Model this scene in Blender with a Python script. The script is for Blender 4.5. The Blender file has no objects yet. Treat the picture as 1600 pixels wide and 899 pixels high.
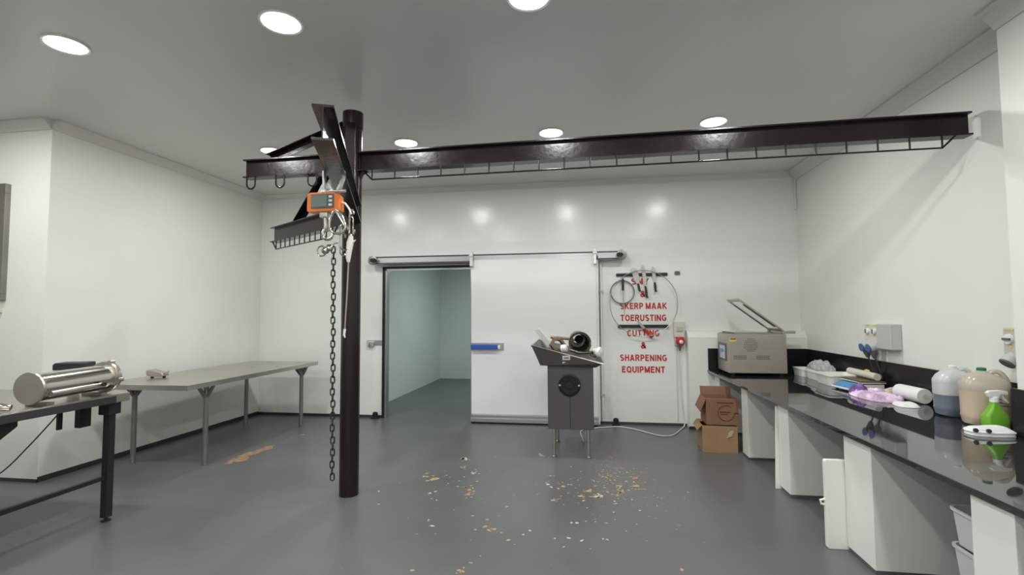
import bpy, bmesh, math, random
from mathutils import Vector, Matrix, noise
random.seed(7)
PI = math.pi
S = bpy.context.scene
COL = S.collection

# ------------------------------------------------------------------ camera
cam_d = bpy.data.cameras.new('camera'); cam = bpy.data.objects.new('camera', cam_d); COL.objects.link(cam)
cam_d.sensor_fit = 'HORIZONTAL'; cam_d.sensor_width = 36.0; cam_d.lens = 36.0 * 768.894 / 1600.0
cam_d.clip_start = 0.05; cam_d.clip_end = 100
_r = Vector((0.98854837, 0.15078778, -0.00592977)); _u = Vector((0.01379169, -0.05114681, 0.99859591)); _w = Vector((-0.15027277, 0.98724214, 0.05264071))
cam.matrix_world = Matrix(((_r.x, _u.x, -_w.x, 0), (_r.y, _u.y, -_w.y, 0), (_r.z, _u.z, -_w.z, 1.6), (0, 0, 0, 1)))
S.camera = cam

# ------------------------------------------------------------------ light and exposure
S.view_settings.view_transform = 'Standard'; S.view_settings.look = 'None'
S.view_settings.gamma = 1.0; S.view_settings.use_curve_mapping = False
S.view_settings.exposure = 0.0
LAMP_POWER = 23.8          # watts per ceiling downlight
LAMP_COLOR = (0.99, 1.0, 0.96)
COLD_POWER = 37.0
wd = bpy.data.worlds.new('world'); S.world = wd; wd.use_nodes = True
wd.node_tree.nodes['Background'].inputs[0].default_value = (0.8, 0.85, 0.9, 1)
wd.node_tree.nodes['Background'].inputs[1].default_value = 0.05

# ------------------------------------------------------------------ room numbers
D, L, R, H = 7.314, -5.263, 2.902, 3.56      # back wall, left wall, right wall, ceiling
YC = 4.086                                   # where the left wall turns
RN, YN = 2.686, 3.588                        # nearer, thicker stretch of the right wall
YF, XF = -2.4, -8.2                          # wall behind the camera, far left wall

# ------------------------------------------------------------------ materials
def mat(name, col, rough=0.5, metal=0.0, bump=0.0, bscale=40.0, var=0.0, vscale=6.0, trans=0.0, spec=0.5, alpha=1.0, coat=0.0, stretch=None, rvar=0.0, ior=1.45, sss=0.0):
    m = bpy.data.materials.new(name); m.use_nodes = True
    nt = m.node_tree; b = nt.nodes['Principled BSDF']
    b.inputs['Base Color'].default_value = (*col, 1); b.inputs['Roughness'].default_value = rough
    b.inputs['Metallic'].default_value = metal; b.inputs['Specular IOR Level'].default_value = spec
    b.inputs['Transmission Weight'].default_value = trans; b.inputs['Alpha'].default_value = alpha
    b.inputs['Coat Weight'].default_value = coat; b.inputs['IOR'].default_value = ior
    tc = nt.nodes.new('ShaderNodeTexCoord'); mp = nt.nodes.new('ShaderNodeMapping')
    nt.links.new(tc.outputs['Object'], mp.inputs[0])
    if stretch: mp.inputs['Scale'].default_value = stretch
    if var > 0 or rvar > 0:
        n = nt.nodes.new('ShaderNodeTexNoise'); n.inputs['Scale'].default_value = vscale; n.inputs['Detail'].default_value = 5
        nt.links.new(mp.outputs[0], n.inputs['Vector'])
        if var > 0:
            cr = nt.nodes.new('ShaderNodeValToRGB')
            cr.color_ramp.elements[0].position = 0.3; cr.color_ramp.elements[1].position = 0.7
            cr.color_ramp.elements[0].color = (*[max(0, c * (1 - var)) for c in col], 1)
            cr.color_ramp.elements[1].color = (*[min(1, c * (1 + var)) for c in col], 1)
            nt.links.new(n.outputs['Fac'], cr.inputs[0]); nt.links.new(cr.outputs[0], b.inputs['Base Color'])
        if rvar > 0:
            mr = nt.nodes.new('ShaderNodeMapRange'); mr.inputs[3].default_value = max(0.02, rough - rvar); mr.inputs[4].default_value = rough + rvar
            nt.links.new(n.outputs['Fac'], mr.inputs[0]); nt.links.new(mr.outputs[0], b.inputs['Roughness'])
    if bump > 0:
        n2 = nt.nodes.new('ShaderNodeTexNoise'); n2.inputs['Scale'].default_value = bscale; n2.inputs['Detail'].default_value = 3
        nt.links.new(mp.outputs[0], n2.inputs['Vector'])
        bp = nt.nodes.new('ShaderNodeBump'); bp.inputs['Strength'].default_value = bump; bp.inputs['Distance'].default_value = 0.01
        nt.links.new(n2.outputs['Fac'], bp.inputs['Height']); nt.links.new(bp.outputs[0], b.inputs['Normal'])
    return m

M = {}
M['wall'] = mat('wall_paint', (0.78, 0.79, 0.755), 0.42, bump=0.012, bscale=6, var=0.015, vscale=2)
M['cold'] = mat('cold_room_panel', (0.70, 0.77, 0.73), 0.35, var=0.02, vscale=1.5)
M['ceil'] = mat('ceiling_panel', (0.72, 0.72, 0.70), 0.28, var=0.015, vscale=1.0)
M['cornice'] = mat('cornice_paint', (0.68, 0.67, 0.65), 0.5)
M['panel'] = mat('door_panel', (0.80, 0.81, 0.80), 0.30)
M['alu'] = mat('aluminium', (0.52, 0.53, 0.53), 0.30, 0.9)
M['steel'] = mat('stainless_steel', (0.52, 0.49, 0.45), 0.30, 0.95, var=0.06, vscale=3, rvar=0.08)
M['steel_brushed'] = mat('brushed_steel', (0.47, 0.425, 0.375), 0.36, 0.75, var=0.05, vscale=8, stretch=(1, 1, 12), rvar=0.06)
M['steel_dull'] = mat('dull_steel', (0.27, 0.262, 0.245), 0.40, 0.75, var=0.08, vscale=5)
M['mincer_steel'] = mat('mincer_steel', (0.105, 0.100, 0.096), 0.40, 0.3, var=0.05, vscale=4)
M['chrome'] = mat('chrome', (0.62, 0.60, 0.555), 0.13, 1.0, rvar=0.05, vscale=9)
M['galv'] = mat('galvanised_steel', (0.66, 0.66, 0.64), 0.32, 0.8, var=0.15, vscale=30)
M['hubblack'] = mat('hub_black', (0.008, 0.008, 0.009), 0.5)
M['edge'] = mat('dark_edge_steel', (0.09, 0.09, 0.095), 0.35, 0.6)
M['black'] = mat('black_metal', (0.016, 0.016, 0.018), 0.45)
M['blackrub'] = mat('black_rubber', (0.010, 0.010, 0.011), 0.6)
M['crane'] = mat('brown_black_paint', (0.016, 0.0105, 0.0105), 0.22, spec=0.38, bump=0.10, bscale=24, rvar=0.08, vscale=12)
M['granite'] = mat('polished_black_granite', (0.018, 0.018, 0.019), 0.03, spec=0.5, var=0.5, vscale=180, ior=2.1)
M['splash'] = mat('black_splash_stone', (0.012, 0.012, 0.014), 0.25, spec=0.4)
M['seal'] = mat('door_seal', (0.008, 0.008, 0.008), 0.6)
M['blue'] = mat('blue_plastic', (0.03, 0.10, 0.42), 0.4)
M['white_pl'] = mat('white_plastic', (0.80, 0.80, 0.78), 0.35)
M['cream_pl'] = mat('cream_plastic', (0.66, 0.64, 0.56), 0.4)
M['grey_pl'] = mat('grey_plastic', (0.50, 0.51, 0.49), 0.4)
M['dkgrey_pl'] = mat('dark_grey_plastic', (0.12, 0.12, 0.12), 0.5)
M['bluegrey'] = mat('socket_blue', (0.09, 0.14, 0.36), 0.35)
M['yellow'] = mat('yellow_sticker', (0.72, 0.55, 0.08), 0.5)
M['red'] = mat('red_vinyl', (0.52, 0.025, 0.03), 0.4)
M['redpl'] = mat('red_plastic', (0.55, 0.03, 0.025), 0.35)
M['orange'] = mat('orange_plastic', (0.80, 0.215, 0.045), 0.38)
M['lcd'] = mat('lcd_glass', (0.20, 0.25, 0.22), 0.15)
M['card'] = mat('cardboard', (0.33, 0.205, 0.105), 0.85, var=0.08, vscale=5)
M['card2'] = mat('brown_cardboard', (0.235, 0.12, 0.072), 0.85, var=0.08, vscale=5)
M['cardin'] = mat('cardboard_shadow_brown', (0.16, 0.07, 0.04), 0.9)
M['ink'] = mat('dark_red_ink', (0.13, 0.025, 0.02), 0.8)
M['tub'] = mat('white_tub', (0.80, 0.80, 0.76), 0.35)
M['cutboard'] = mat('white_nylon_board', (0.80, 0.80, 0.74), 0.4, bump=0.02, bscale=60)
M['clear'] = mat('clear_plastic', (0.80, 0.82, 0.82), 0.15, trans=0.55, ior=1.25)
M['acrylic'] = mat('clear_acrylic', (0.93, 0.95, 0.94), 0.03, trans=1.0, ior=1.02)
M['milky'] = mat('milky_plastic', (0.82, 0.83, 0.84), 0.25, trans=0.35, bump=0.05, bscale=12)
M['juice'] = mat('beige_liquid_jug', (0.62, 0.50, 0.38), 0.25, trans=0.15, var=0.04, vscale=8)
M['jugtop'] = mat('beige_jug_shoulder', (0.70, 0.62, 0.53), 0.22, trans=0.35)
M['bluejuice'] = mat('blue_grey_liquid', (0.15, 0.17, 0.22), 0.2)
M['green'] = mat('green_bottle', (0.16, 0.40, 0.035), 0.25)
M['greencap'] = mat('green_cap', (0.015, 0.19, 0.09), 0.4)
M['purple'] = mat('purple_packet', (0.70, 0.52, 0.72), 0.25, var=0.42, vscale=7)
M['violet'] = mat('violet_fold', (0.20, 0.09, 0.34), 0.3, var=0.5, vscale=12, bump=0.3, bscale=20)
M['blue_label'] = mat('blue_keypad', (0.07, 0.27, 0.55), 0.35, var=0.3, vscale=60)
M['cloth'] = mat('white_cloth', (0.74, 0.77, 0.76), 0.8, bump=0.25, bscale=25, var=0.06, vscale=12)
M['paper'] = mat('white_paper', (0.82, 0.82, 0.80), 0.7, bump=0.08, bscale=10)
M['beige'] = mat('beige_bag', (0.58, 0.56, 0.44), 0.5, bump=0.2, bscale=20, var=0.1, vscale=15)
M['wood'] = mat('brown_strip', (0.13, 0.09, 0.055), 0.5)
M['blade'] = mat('knife_blade', (0.42, 0.41, 0.40), 0.38, 0.55, var=0.08, vscale=20)
M['bluewhite'] = mat('pale_screen', (0.55, 0.58, 0.66), 0.2)
M['brass'] = mat('brownish_cast_metal', (0.20, 0.15, 0.11), 0.35, 0.85, var=0.2, vscale=15)
M['olive'] = mat('dark_cast_metal', (0.13, 0.125, 0.095), 0.28, 0.85, var=0.2, vscale=12)
M['grip'] = mat('pale_grip', (0.78, 0.77, 0.73), 0.4, bump=0.2, bscale=40)
M['pinkrod'] = mat('pinkish_rod', (0.42, 0.33, 0.31), 0.35, 0.5)
M['cable'] = mat('white_cable', (0.66, 0.66, 0.64), 0.5)
M['darkcable'] = mat('dark_cable', (0.04, 0.04, 0.04), 0.5)
M['hole'] = mat('dark_hole', (0.006, 0.006, 0.006), 0.7)
M['pane'] = mat('grey_pane', (0.30, 0.31, 0.31), 0.1)

# ribbed, glossy wall panels on the back wall
def ribbed():
    m = mat('ribbed_wall_panel', (0.78, 0.79, 0.765), 0.21, spec=0.5)
    nt = m.node_tree; b = nt.nodes['Principled BSDF']
    tc = nt.nodes.new('ShaderNodeTexCoord'); sp = nt.nodes.new('ShaderNodeSeparateXYZ'); nt.links.new(tc.outputs['Object'], sp.inputs[0])
    a = nt.nodes.new('ShaderNodeMath'); a.operation = 'MULTIPLY'; a.inputs[1].default_value = 1 / 0.29
    nt.links.new(sp.outputs['X'], a.inputs[0])
    f = nt.nodes.new('ShaderNodeMath'); f.operation = 'FRACT'; nt.links.new(a.outputs[0], f.inputs[0])
    c = nt.nodes.new('ShaderNodeMath'); c.operation = 'COMPARE'; c.inputs[1].default_value = 0.5; c.inputs[2].default_value = 0.022
    nt.links.new(f.outputs[0], c.inputs[0])
    n = nt.nodes.new('ShaderNodeTexNoise'); n.inputs['Scale'].default_value = 3.0; nt.links.new(tc.outputs['Object'], n.inputs['Vector'])
    mx = nt.nodes.new('ShaderNodeMath'); mx.operation = 'MULTIPLY_ADD'; mx.inputs[1].default_value = -0.12
    nt.links.new(c.outputs[0], mx.inputs[0]); nt.links.new(n.outputs['Fac'], mx.inputs[2])
    bp = nt.nodes.new('ShaderNodeBump'); bp.inputs['Strength'].default_value = 0.5; bp.inputs['Distance'].default_value = 0.006
    nt.links.new(mx.outputs[0], bp.inputs['Height']); nt.links.new(bp.outputs[0], b.inputs['Normal'])
    return m
M['ribbed'] = ribbed()

def floor_mat():
    m = mat('grey_epoxy_floor', (0.110, 0.112, 0.114), 0.33, var=0.10, vscale=1.3, rvar=0.07, bump=0.015, bscale=120, spec=0.45)
    return m
M['floor'] = floor_mat()
M['skirt'] = mat('dark_coved_skirting', (0.022, 0.022, 0.024), 0.5)
M['chip_tan'] = mat('bare_screed_tan', (0.37, 0.275, 0.16), 0.8, var=0.25, vscale=30)
M['chip_white'] = mat('bare_screed_pale', (0.52, 0.48, 0.38), 0.8, var=0.2, vscale=40)
M['chip_pink'] = mat('bare_screed_pink', (0.30, 0.22, 0.18), 0.8, var=0.25, vscale=40)

def emis(name, col, s):
    m = bpy.data.materials.new(name); m.use_nodes = True
    b = m.node_tree.nodes['Principled BSDF']
    b.inputs['Base Color'].default_value = (*col, 1); b.inputs['Emission Color'].default_value = (*col, 1); b.inputs['Emission Strength'].default_value = s
    return m
M['glow'] = emis('lit_diffuser', (0.95, 0.98, 1.0), 14.0)

# ------------------------------------------------------------------ mesh helpers
def bm_new(): return bmesh.new()
def add_box(bm, c, s, rot=None):
    r = bmesh.ops.create_cube(bm, size=1.0); vs = r['verts']
    for v in vs: v.co = Vector((v.co.x * s[0], v.co.y * s[1], v.co.z * s[2]))
    if rot is not None:
        for v in vs: v.co = rot @ v.co
    for v in vs: v.co += Vector(c)
    return vs
def bx(bm, x0, x1, y0, y1, z0, z1): return add_box(bm, ((x0 + x1) / 2, (y0 + y1) / 2, (z0 + z1) / 2), (abs(x1 - x0), abs(y1 - y0), abs(z1 - z0)))
def frame_of(d):
    d = Vector(d).normalized(); a = Vector((0, 0, 1)) if abs(d.z) < 0.95 else Vector((1, 0, 0))
    s = d.cross(a).normalized(); t = s.cross(d).normalized(); return s, t
def add_tube(bm, pts, r, n=10, closed=False, caps=True):
    pts = [Vector(p) for p in pts]; rings = []; N = len(pts); s = None
    rr = r if isinstance(r, (list, tuple)) else [r] * N
    for i, p in enumerate(pts):
        if closed: d = pts[(i + 1) % N] - pts[i - 1]
        elif i == 0: d = pts[1] - pts[0]
        elif i == N - 1: d = pts[-1] - pts[-2]
        else: d = (pts[i + 1] - p).normalized() + (p - pts[i - 1]).normalized()
        d.normalize()
        if s is None: s, t = frame_of(d)
        else:
            s = (s - d * s.dot(d)).normalized(); t = s.cross(d).normalized()
        rings.append([bm.verts.new(p + rr[i] * (math.cos(2 * PI * k / n) * s + math.sin(2 * PI * k / n) * t)) for k in range(n)])
    for i in range(N if closed else N - 1):
        A, B = rings[i], rings[(i + 1) % N]
        for k in range(n): bm.faces.new((A[k], A[(k + 1) % n], B[(k + 1) % n], B[k]))
    if caps and not closed:
        bm.faces.new(rings[0][::-1]); bm.faces.new(rings[-1])
def add_lathe(bm, prof, n=32, axis=(0, 0, 1), origin=(0, 0, 0), cap=True):
    """prof: list of (radius, distance along axis)"""
    ax = Vector(axis).normalized(); s, t = frame_of(ax); o = Vector(origin); rings = []
    for (r, z) in prof:
        rings.append([bm.verts.new(o + ax * z + max(r, 1e-4) * (math.cos(2 * PI * k / n) * s + math.sin(2 * PI * k / n) * t)) for k in range(n)])
    for A, B in zip(rings, rings[1:]):
        for k in range(n): bm.faces.new((A[k], A[(k + 1) % n], B[(k + 1) % n], B[k]))
    if cap:
        bm.faces.new(rings[0][::-1]); bm.faces.new(rings[-1])
def add_prism(bm, poly, a, b):
    """poly: list of 3d points (planar); extruded from offset vector a to offset vector b"""
    a = Vector(a); b = Vector(b)
    A = [bm.verts.new(Vector(p) + a) for p in poly]; B = [bm.verts.new(Vector(p) + b) for p in poly]
    n = len(poly)
    bm.faces.new(A[::-1]); bm.faces.new(B)
    for k in range(n): bm.faces.new((A[k], A[(k + 1) % n], B[(k + 1) % n], B[k]))
def add_ibeam(bm, A, B, w, h, tw=0.008, tf=0.012):
    """I section; A, B on the centre line of the section; web upright"""
    A = Vector(A); B = Vector(B); d = (B - A).normalized(); s = d.cross(Vector((0, 0, 1))).normalized(); t = s.cross(d).normalized()
    pr = [(-w/2, h/2), (w/2, h/2), (w/2, h/2-tf), (tw/2, h/2-tf), (tw/2, -h/2+tf), (w/2, -h/2+tf), (w/2, -h/2), (-w/2, -h/2), (-w/2, -h/2+tf), (-tw/2, -h/2+tf), (-tw/2, h/2-tf), (-w/2, h/2-tf)]
    add_prism(bm, [A + s * x + t * y for x, y in pr], (0, 0, 0), B - A)
def grid_blob(bm, c, size, nx=26, ny=16, seed=0, bumpy=0.25, rot=0.0, power=2.6, sink=0.0):
    """low cushion shape: rounded outline, flat underside, lumpy top"""
    rnd = random.Random(seed); ph = [(rnd.uniform(0, 6.28), rnd.uniform(2, 7), rnd.uniform(2, 7)) for _ in range(6)]
    top = []; bot = []
    cr, sr = math.cos(rot), math.sin(rot)
    for j in range(ny + 1):
        rt = []; rb = []
        for i in range(nx + 1):
            u = -1 + 2 * i / nx; v = -1 + 2 * j / ny
            # square to squircle
            uu = u * math.sqrt(1 - 0.35 * v * v); vv = v * math.sqrt(1 - 0.35 * u * u)
            edge = max(0.0, 1 - max(abs(u), abs(v)) ** power)
            lump = sum(math.sin(a + b * u + d * v) for a, b, d in ph) / 6
            hgt = size[2] * (edge ** 0.55) * (0.8 + bumpy * lump)
            x = uu * size[0] / 2; y = vv * size[1] / 2
            X, Y = c[0] + cr * x - sr * y, c[1] + sr * x + cr * y
            rt.append(bm.verts.new((X, Y, c[2] + max(0.0025, hgt))))
            rb.append(bm.verts.new((X, Y, c[2])))
        top.append(rt); bot.append(rb)
    for j in range(ny):
        for i in range(nx):
            bm.faces.new((top[j][i], top[j][i+1], top[j+1][i+1], top[j+1][i]))
            bm.faces.new((bot[j][i], bot[j+1][i], bot[j+1][i+1], bot[j][i+1]))
    for i in range(nx):
        bm.faces.new((bot[0][i], bot[0][i+1], top[0][i+1], top[0][i])); bm.faces.new((bot[ny][i+1], bot[ny][i], top[ny][i], top[ny][i+1]))
    for j in range(ny):
        bm.faces.new((bot[j+1][0], bot[j][0], top[j][0], top[j+1][0])); bm.faces.new((bot[j][nx], bot[j+1][nx], top[j+1][nx], top[j][nx]))
def crumple(bm, amp, sc, seed, zmin):
    o = Vector((seed * 3.1, seed * 1.7, seed))
    for v in bm.verts:
        if v.co.z > zmin + 0.004:
            n_ = noise.noise(v.co * sc + o); r_ = 1 - 2 * abs(noise.noise(v.co * sc * 1.9 + o * 2))
            v.co.z = max(zmin + 0.003, v.co.z + amp * (0.6 * n_ + 0.5 * r_ - 0.2))
            v.co.x += amp * 0.35 * noise.noise(v.co * sc * 1.3 - o); v.co.y += amp * 0.35 * noise.noise(v.co * sc * 1.3 + o * 3)
def rrect(w, h, r, n=5):
    out = []
    for cx, cy, a0 in ((w/2-r, h/2-r, 0), (-w/2+r, h/2-r, PI/2), (-w/2+r, -h/2+r, PI), (w/2-r, -h/2+r, 1.5*PI)):
        for k in range(n + 1):
            a = a0 + PI/2 * k / n; out.append((cx + r * math.cos(a), cy + r * math.sin(a)))
    return out
def rot_z(bm, a, c=(0, 0, 0)):
    bmesh.ops.rotate(bm, cent=Vector(c), matrix=Matrix.Rotation(a, 3, 'Z'), verts=bm.verts)

OFF = {}
def obj(name, bm, m, parent=None, smooth=False, bev=0.0, label=None, local=False):
    """one mesh object; coordinates are world unless local, and are moved into the frame of the thing it belongs to"""
    root = parent
    while root is not None and root.parent is not None: root = root.parent
    if root is not None and not local:
        bmesh.ops.translate(bm, verts=bm.verts, vec=-OFF.get(root.name, Vector((0, 0, 0))))
    bmesh.ops.recalc_face_normals(bm, faces=bm.faces)
    me = bpy.data.meshes.new(name); bm.to_mesh(me); bm.free()
    ms = m if isinstance(m, list) else [m]
    for q in ms: me.materials.append(q)
    if smooth:
        for p in me.polygons: p.use_smooth = True
    o = bpy.data.objects.new(name, me); COL.objects.link(o)
    if parent is not None: o.parent = parent
    if smooth:
        md = o.modifiers.new('edges', 'EDGE_SPLIT'); md.split_angle = math.radians(40)
    if bev > 0:
        md = o.modifiers.new('bevel', 'BEVEL'); md.width = bev; md.segments = 2; md.limit_method = 'ANGLE'; md.angle_limit = math.radians(40)
    if label: o['label'] = label
    return o
def thing(name, label, cat, loc, rz=0.0, group=None):
    o = bpy.data.objects.new(name, None); COL.objects.link(o); o.empty_display_size = 0.1
    o.location = loc; o.rotation_euler = (0, 0, rz); OFF[o.name] = Vector(loc)
    o['label'] = label; o['category'] = cat
    if group: o['group'] = group
    return o
def single(o, label, cat, group=None):
    o['label'] = label; o['category'] = cat
    if group: o['group'] = group
    return o
def struct(name, bm, m, **k):
    o = obj(name, bm, m, **k); o['kind'] = 'structure'; return o
def dup(root, loc, label, rz=None):
    c = root.copy(); COL.objects.link(c); c.location = loc; c['label'] = label
    if rz is not None: c.rotation_euler = (0, 0, rz)
    for ch in list(root.children):
        d = ch.copy(); COL.objects.link(d); d.parent = c
        for g in list(ch.children):
            e = g.copy(); COL.objects.link(e); e.parent = d
    return c
def arc(cx, cy, rx, ry, a0, a1, n=12):
    return [(cx + rx * math.cos(math.radians(a0 + (a1 - a0) * k / n)), cy + ry * math.sin(math.radians(a0 + (a1 - a0) * k / n))) for k in range(n + 1)]
T = 0.215; _h = T / 2; _lo, _hi = _h, 1 - _h
STROKES = {      # centre lines in a cell one unit tall; first entry is the width of the letter
 'S': (0.68, [arc(.34, .715, .245, .19, 35, 270)[:-1] + arc(.34, .285, .25, .19, 90, -145)]),
 'N': (0.74, [[(_h, 0), (_h, 1)], [(.64, 0), (.64, 1)], [(.10, .96), (.64, .04)]]),
 'Y': (0.74, [[(.08, 1), (.37, .48)], [(.66, 1), (.37, .48)], [(.37, .55), (.37, 0)]]),
 'K': (0.76, [[(_h, 0), (_h, 1)], [(.66, .97), (.15, .42)], [(.28, .56), (.67, .02)]]),
 'E': (0.64, [[(_h, 0), (_h, 1)], [(.05, _hi), (.62, _hi)], [(.05, .52), (.57, .52)], [(.05, _lo), (.64, _lo)]]),
 'R': (0.74, [[(_h, 0), (_h, 1)], [(.05, _hi), (.40, _hi)] + arc(.41, .70, .21, .205, 90, -90) + [(.05, .495)], [(.36, .48), (.66, .02)]]),
 'P': (0.68, [[(_h, 0), (_h, 1)], [(.05, _hi), (.36, _hi)] + arc(.37, .67, .21, .235, 90, -90) + [(.05, .435)]]),
 'M': (0.86, [[(_h, 0), (_h, 1)], [(.765, 0), (.765, 1)], [(.11, .97), (.43, .05)], [(.75, .97), (.43, .05)]]),
 'A': (0.78, [[(.09, 0), (.36, .97)], [(.69, 0), (.42, .97)], [(.20, .29), (.58, .29)]]),
 'T': (0.66, [[(0, _hi), (.66, _hi)], [(.33, 1), (.33, 0)]]),
 'O': (0.80, [arc(.40, .5, .305, .405, 0, 360, 24)]),
 'U': (0.72, [[(_h, 1), (_h, .40)] + arc(.36, .36, .265, .265, 180, 360) + [(.625, .40), (.625, 1)]]),
 'I': (0.20, [[(.10, 0), (.10, 1)]]),
 'G': (0.80, [arc(.41, .5, .315, .405, 48, 325, 20) + [(.665, .30), (.665, .46)], [(.42, .45), (.76, .45)]]),
 'C': (0.74, [arc(.41, .5, .315, .405, 50, 310, 20)]),
 'H': (0.72, [[(_h, 0), (_h, 1)], [(.625, 0), (.625, 1)], [(.05, .53), (.66, .53)]]),
 'Q': (0.80, [arc(.40, .5, .305, .405, 0, 360, 24), [(.46, .24), (.74, .0)]]),
 '&': (0.80, [[(.74, .03), (.24, .62)] + arc(.36, .76, .155, .15, 215, -20, 12) + [(.47, .62), (.20, .40)] + arc(.30, .26, .205, .17, 150, 285, 10) + [(.52, .20), (.68, .50)]]),
}
def ribbon(bm, pts, t, depth):
    P = [Vector((x, y, 0)) for x, y in pts]; n = len(P); L_ = []; R_ = []
    closed = (P[0] - P[-1]).length < 1e-4
    for i in range(n):
        d0 = (P[i] - P[i-1]) if i > 0 else ((P[0] - P[-2]) if closed else (P[1] - P[0]))
        d1 = (P[i+1] - P[i]) if i < n - 1 else ((P[1] - P[0]) if closed else (P[-1] - P[-2]))
        d0.normalize(); d1.normalize(); nn = Vector((-(d0.y + d1.y), d0.x + d1.x, 0)); nn.normalize()
        c = max(0.6, nn.dot(Vector((-d0.y, d0.x, 0)))); o = nn * (t / 2 / c)
        L_.append(bm.verts.new(P[i] + o + Vector((0, 0, depth)))); R_.append(bm.verts.new(P[i] - o + Vector((0, 0, depth))))
    for i in range(n - 1): bm.faces.new((L_[i], R_[i], R_[i+1], L_[i+1]))
def text_bm(txt, height, gap=0.14):
    bm = bmesh.new(); x = 0.0; k = 0
    for chh in txt:
        w, st = STROKES[chh]
        for pl in st:
            ribbon(bm, [(x + a, b) for a, b in pl], T, 0.0002 + 0.00008 * (k % 5)); k += 1
        x += w + gap
    W = x - gap
    for v in bm.verts: v.co = Vector(((v.co.x - W / 2) * height, (v.co.y - 0.5) * height, v.co.z))
    return bm, W * height

# ================================================================== STRUCTURE
# floor, with its worn-through patches as faces of the same mesh
bm = bm_new()
bx(bm, XF, 3.2, YF, 13.0, -0.12, 0.0)
chips = [(-1.36, 5.37, 0.032, 1), (-1.3, 5.08, 0.023, 0), (-1.59, 4.75, 0.025, 0), (-1.49, 4.68, 0.025, 0), (-1.08, 4.45, 0.019, 0), (-1.05, 4.34, 0.019, 0), (-1.13, 4.5, 0.012, 0), (-1.15, 4.91, 0.016, 1), (-1.41, 4.32, 0.011, 1), (-1.3, 4.17, 0.008, 1), (-1.88, 4.3, 0.008, 1), (-1.76, 4.02, 0.007, 1), (-1.78, 4.53, 0.006, 0), (-0.92, 3.89, 0.009, 0), (-0.84, 3.65, 0.007, 0), (-0.79, 3.84, 0.01, 0), (-0.78, 3.71, 0.01, 0), (-0.72, 3.67, 0.014, 0), (-0.64, 3.63, 0.007, 0), (-0.57, 3.52, 0.011, 0), (-0.52, 3.46, 0.007, 0), (-0.48, 3.62, 0.007, 1), (-0.44, 3.69, 0.008, 1), (-1.24, 3.76, 0.009, 0), (-1.18, 3.67, 0.01, 1), (-0.81, 3.07, 0.014, 0), (-1.1, 3.03, 0.011, 0), (-0.76, 3.17, 0.008, 0), (-0.68, 4.11, 0.01, 0), (-0.66, 4.38, 0.007, 0), (-0.31, 4.3, 0.017, 0), (-0.39, 4.69, 0.014, 1), (-0.35, 4.62, 0.01, 1), (-0.38, 4.93, 0.016, 0), (-0.24, 4.65, 0.018, 0), (-0.19, 5.25, 0.008, 1), (-0.01, 4.57, 0.018, 0), (0.07, 4.43, 0.02, 1), (0.18, 4.99, 0.022, 0), (0.28, 4.58, 0.023, 0), (0.27, 4.73, 0.023, 0), (0.44, 4.98, 0.018, 0), (0.43, 4.75, 0.018, 0), (0.24, 5.65, 0.025, 2), (0.29, 5.53, 0.015, 2), (0.14, 5.96, 0.015, 2), (0.32, 5.26, 0.016, 2), (0.24, 4.49, 0.014, 0), (-0.08, 4.43, 0.014, 0), (0.01, 4.43, 0.012, 0), (0.22, 4.3, 0.007, 1), (0.3, 4.4, 0.007, 0), (0.56, 4.53, 0.008, 0), (0.61, 4.47, 0.005, 1), (0.71, 4.66, 0.006, 0), (0.4, 4.18, 0.007, 1), (-0.14, 3.87, 0.008, 1), (-0.1, 3.87, 0.009, 1), (-0.03, 3.91, 0.006, 1), (0.04, 3.96, 0.006, 0), (0.04, 3.91, 0.004, 1), (0.12, 3.9, 0.005, 1), (-0.25, 3.59, 0.007, 1), (-0.15, 3.61, 0.008, 1), (-0.18, 3.47, 0.006, 1), (-0.06, 3.58, 0.01, 1), (-0.0, 3.47, 0.004, 1), (0.09, 3.63, 0.006, 1), (0.12, 3.62, 0.006, 1), (0.63, 3.86, 0.005, 0), (0.39, 3.64, 0.005, 0), (0.56, 3.27, 0.009, 0), (-0.25, 3.21, 0.004, 0), (-0.72, 3.27, 0.004, 1), (-1.25, 3.52, 0.005, 0), (-1.41, 3.78, 0.004, 0), (-1.17, 3.88, 0.005, 0), (-1.04, 5.5, 0.007, 0), (-0.54, 5.63, 0.018, 1), (-0.49, 4.66, 0.009, 0), (-1.82, 5.31, 0.008, 0), (0.06, 6.13, 0.011, 2), (0.22, 5.9, 0.013, 2), (0.36, 5.66, 0.01, 2), (0.25, 5.1, 0.014, 2), (0.34, 4.87, 0.012, 0), (0.38, 4.68, 0.012, 0), (0.48, 4.68, 0.01, 0), (0.14, 4.73, 0.01, 0), (0.19, 4.88, 0.009, 1), (0.05, 4.7, 0.009, 0), (-0.19, 4.49, 0.007, 0), (-0.29, 4.76, 0.007, 0), (0.45, 5.27, 0.006, 1)]
rc = random.Random(3)
for _ in range(230):
    chips.append((rc.gauss(0.2, 0.24), rc.gauss(4.8, 0.36), rc.uniform(0.002, 0.008), rc.choice((0, 0, 1, 2))))
for _ in range(60):
    chips.append((rc.gauss(-0.5, 0.7), rc.gauss(4.1, 0.55), rc.uniform(0.002, 0.005), rc.choice((0, 0, 1))))
for _ in range(26):
    chips.append((rc.gauss(-1.15, 0.2), rc.gauss(4.75, 0.35), rc.uniform(0.003, 0.008), rc.choice((0, 1))))
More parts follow.
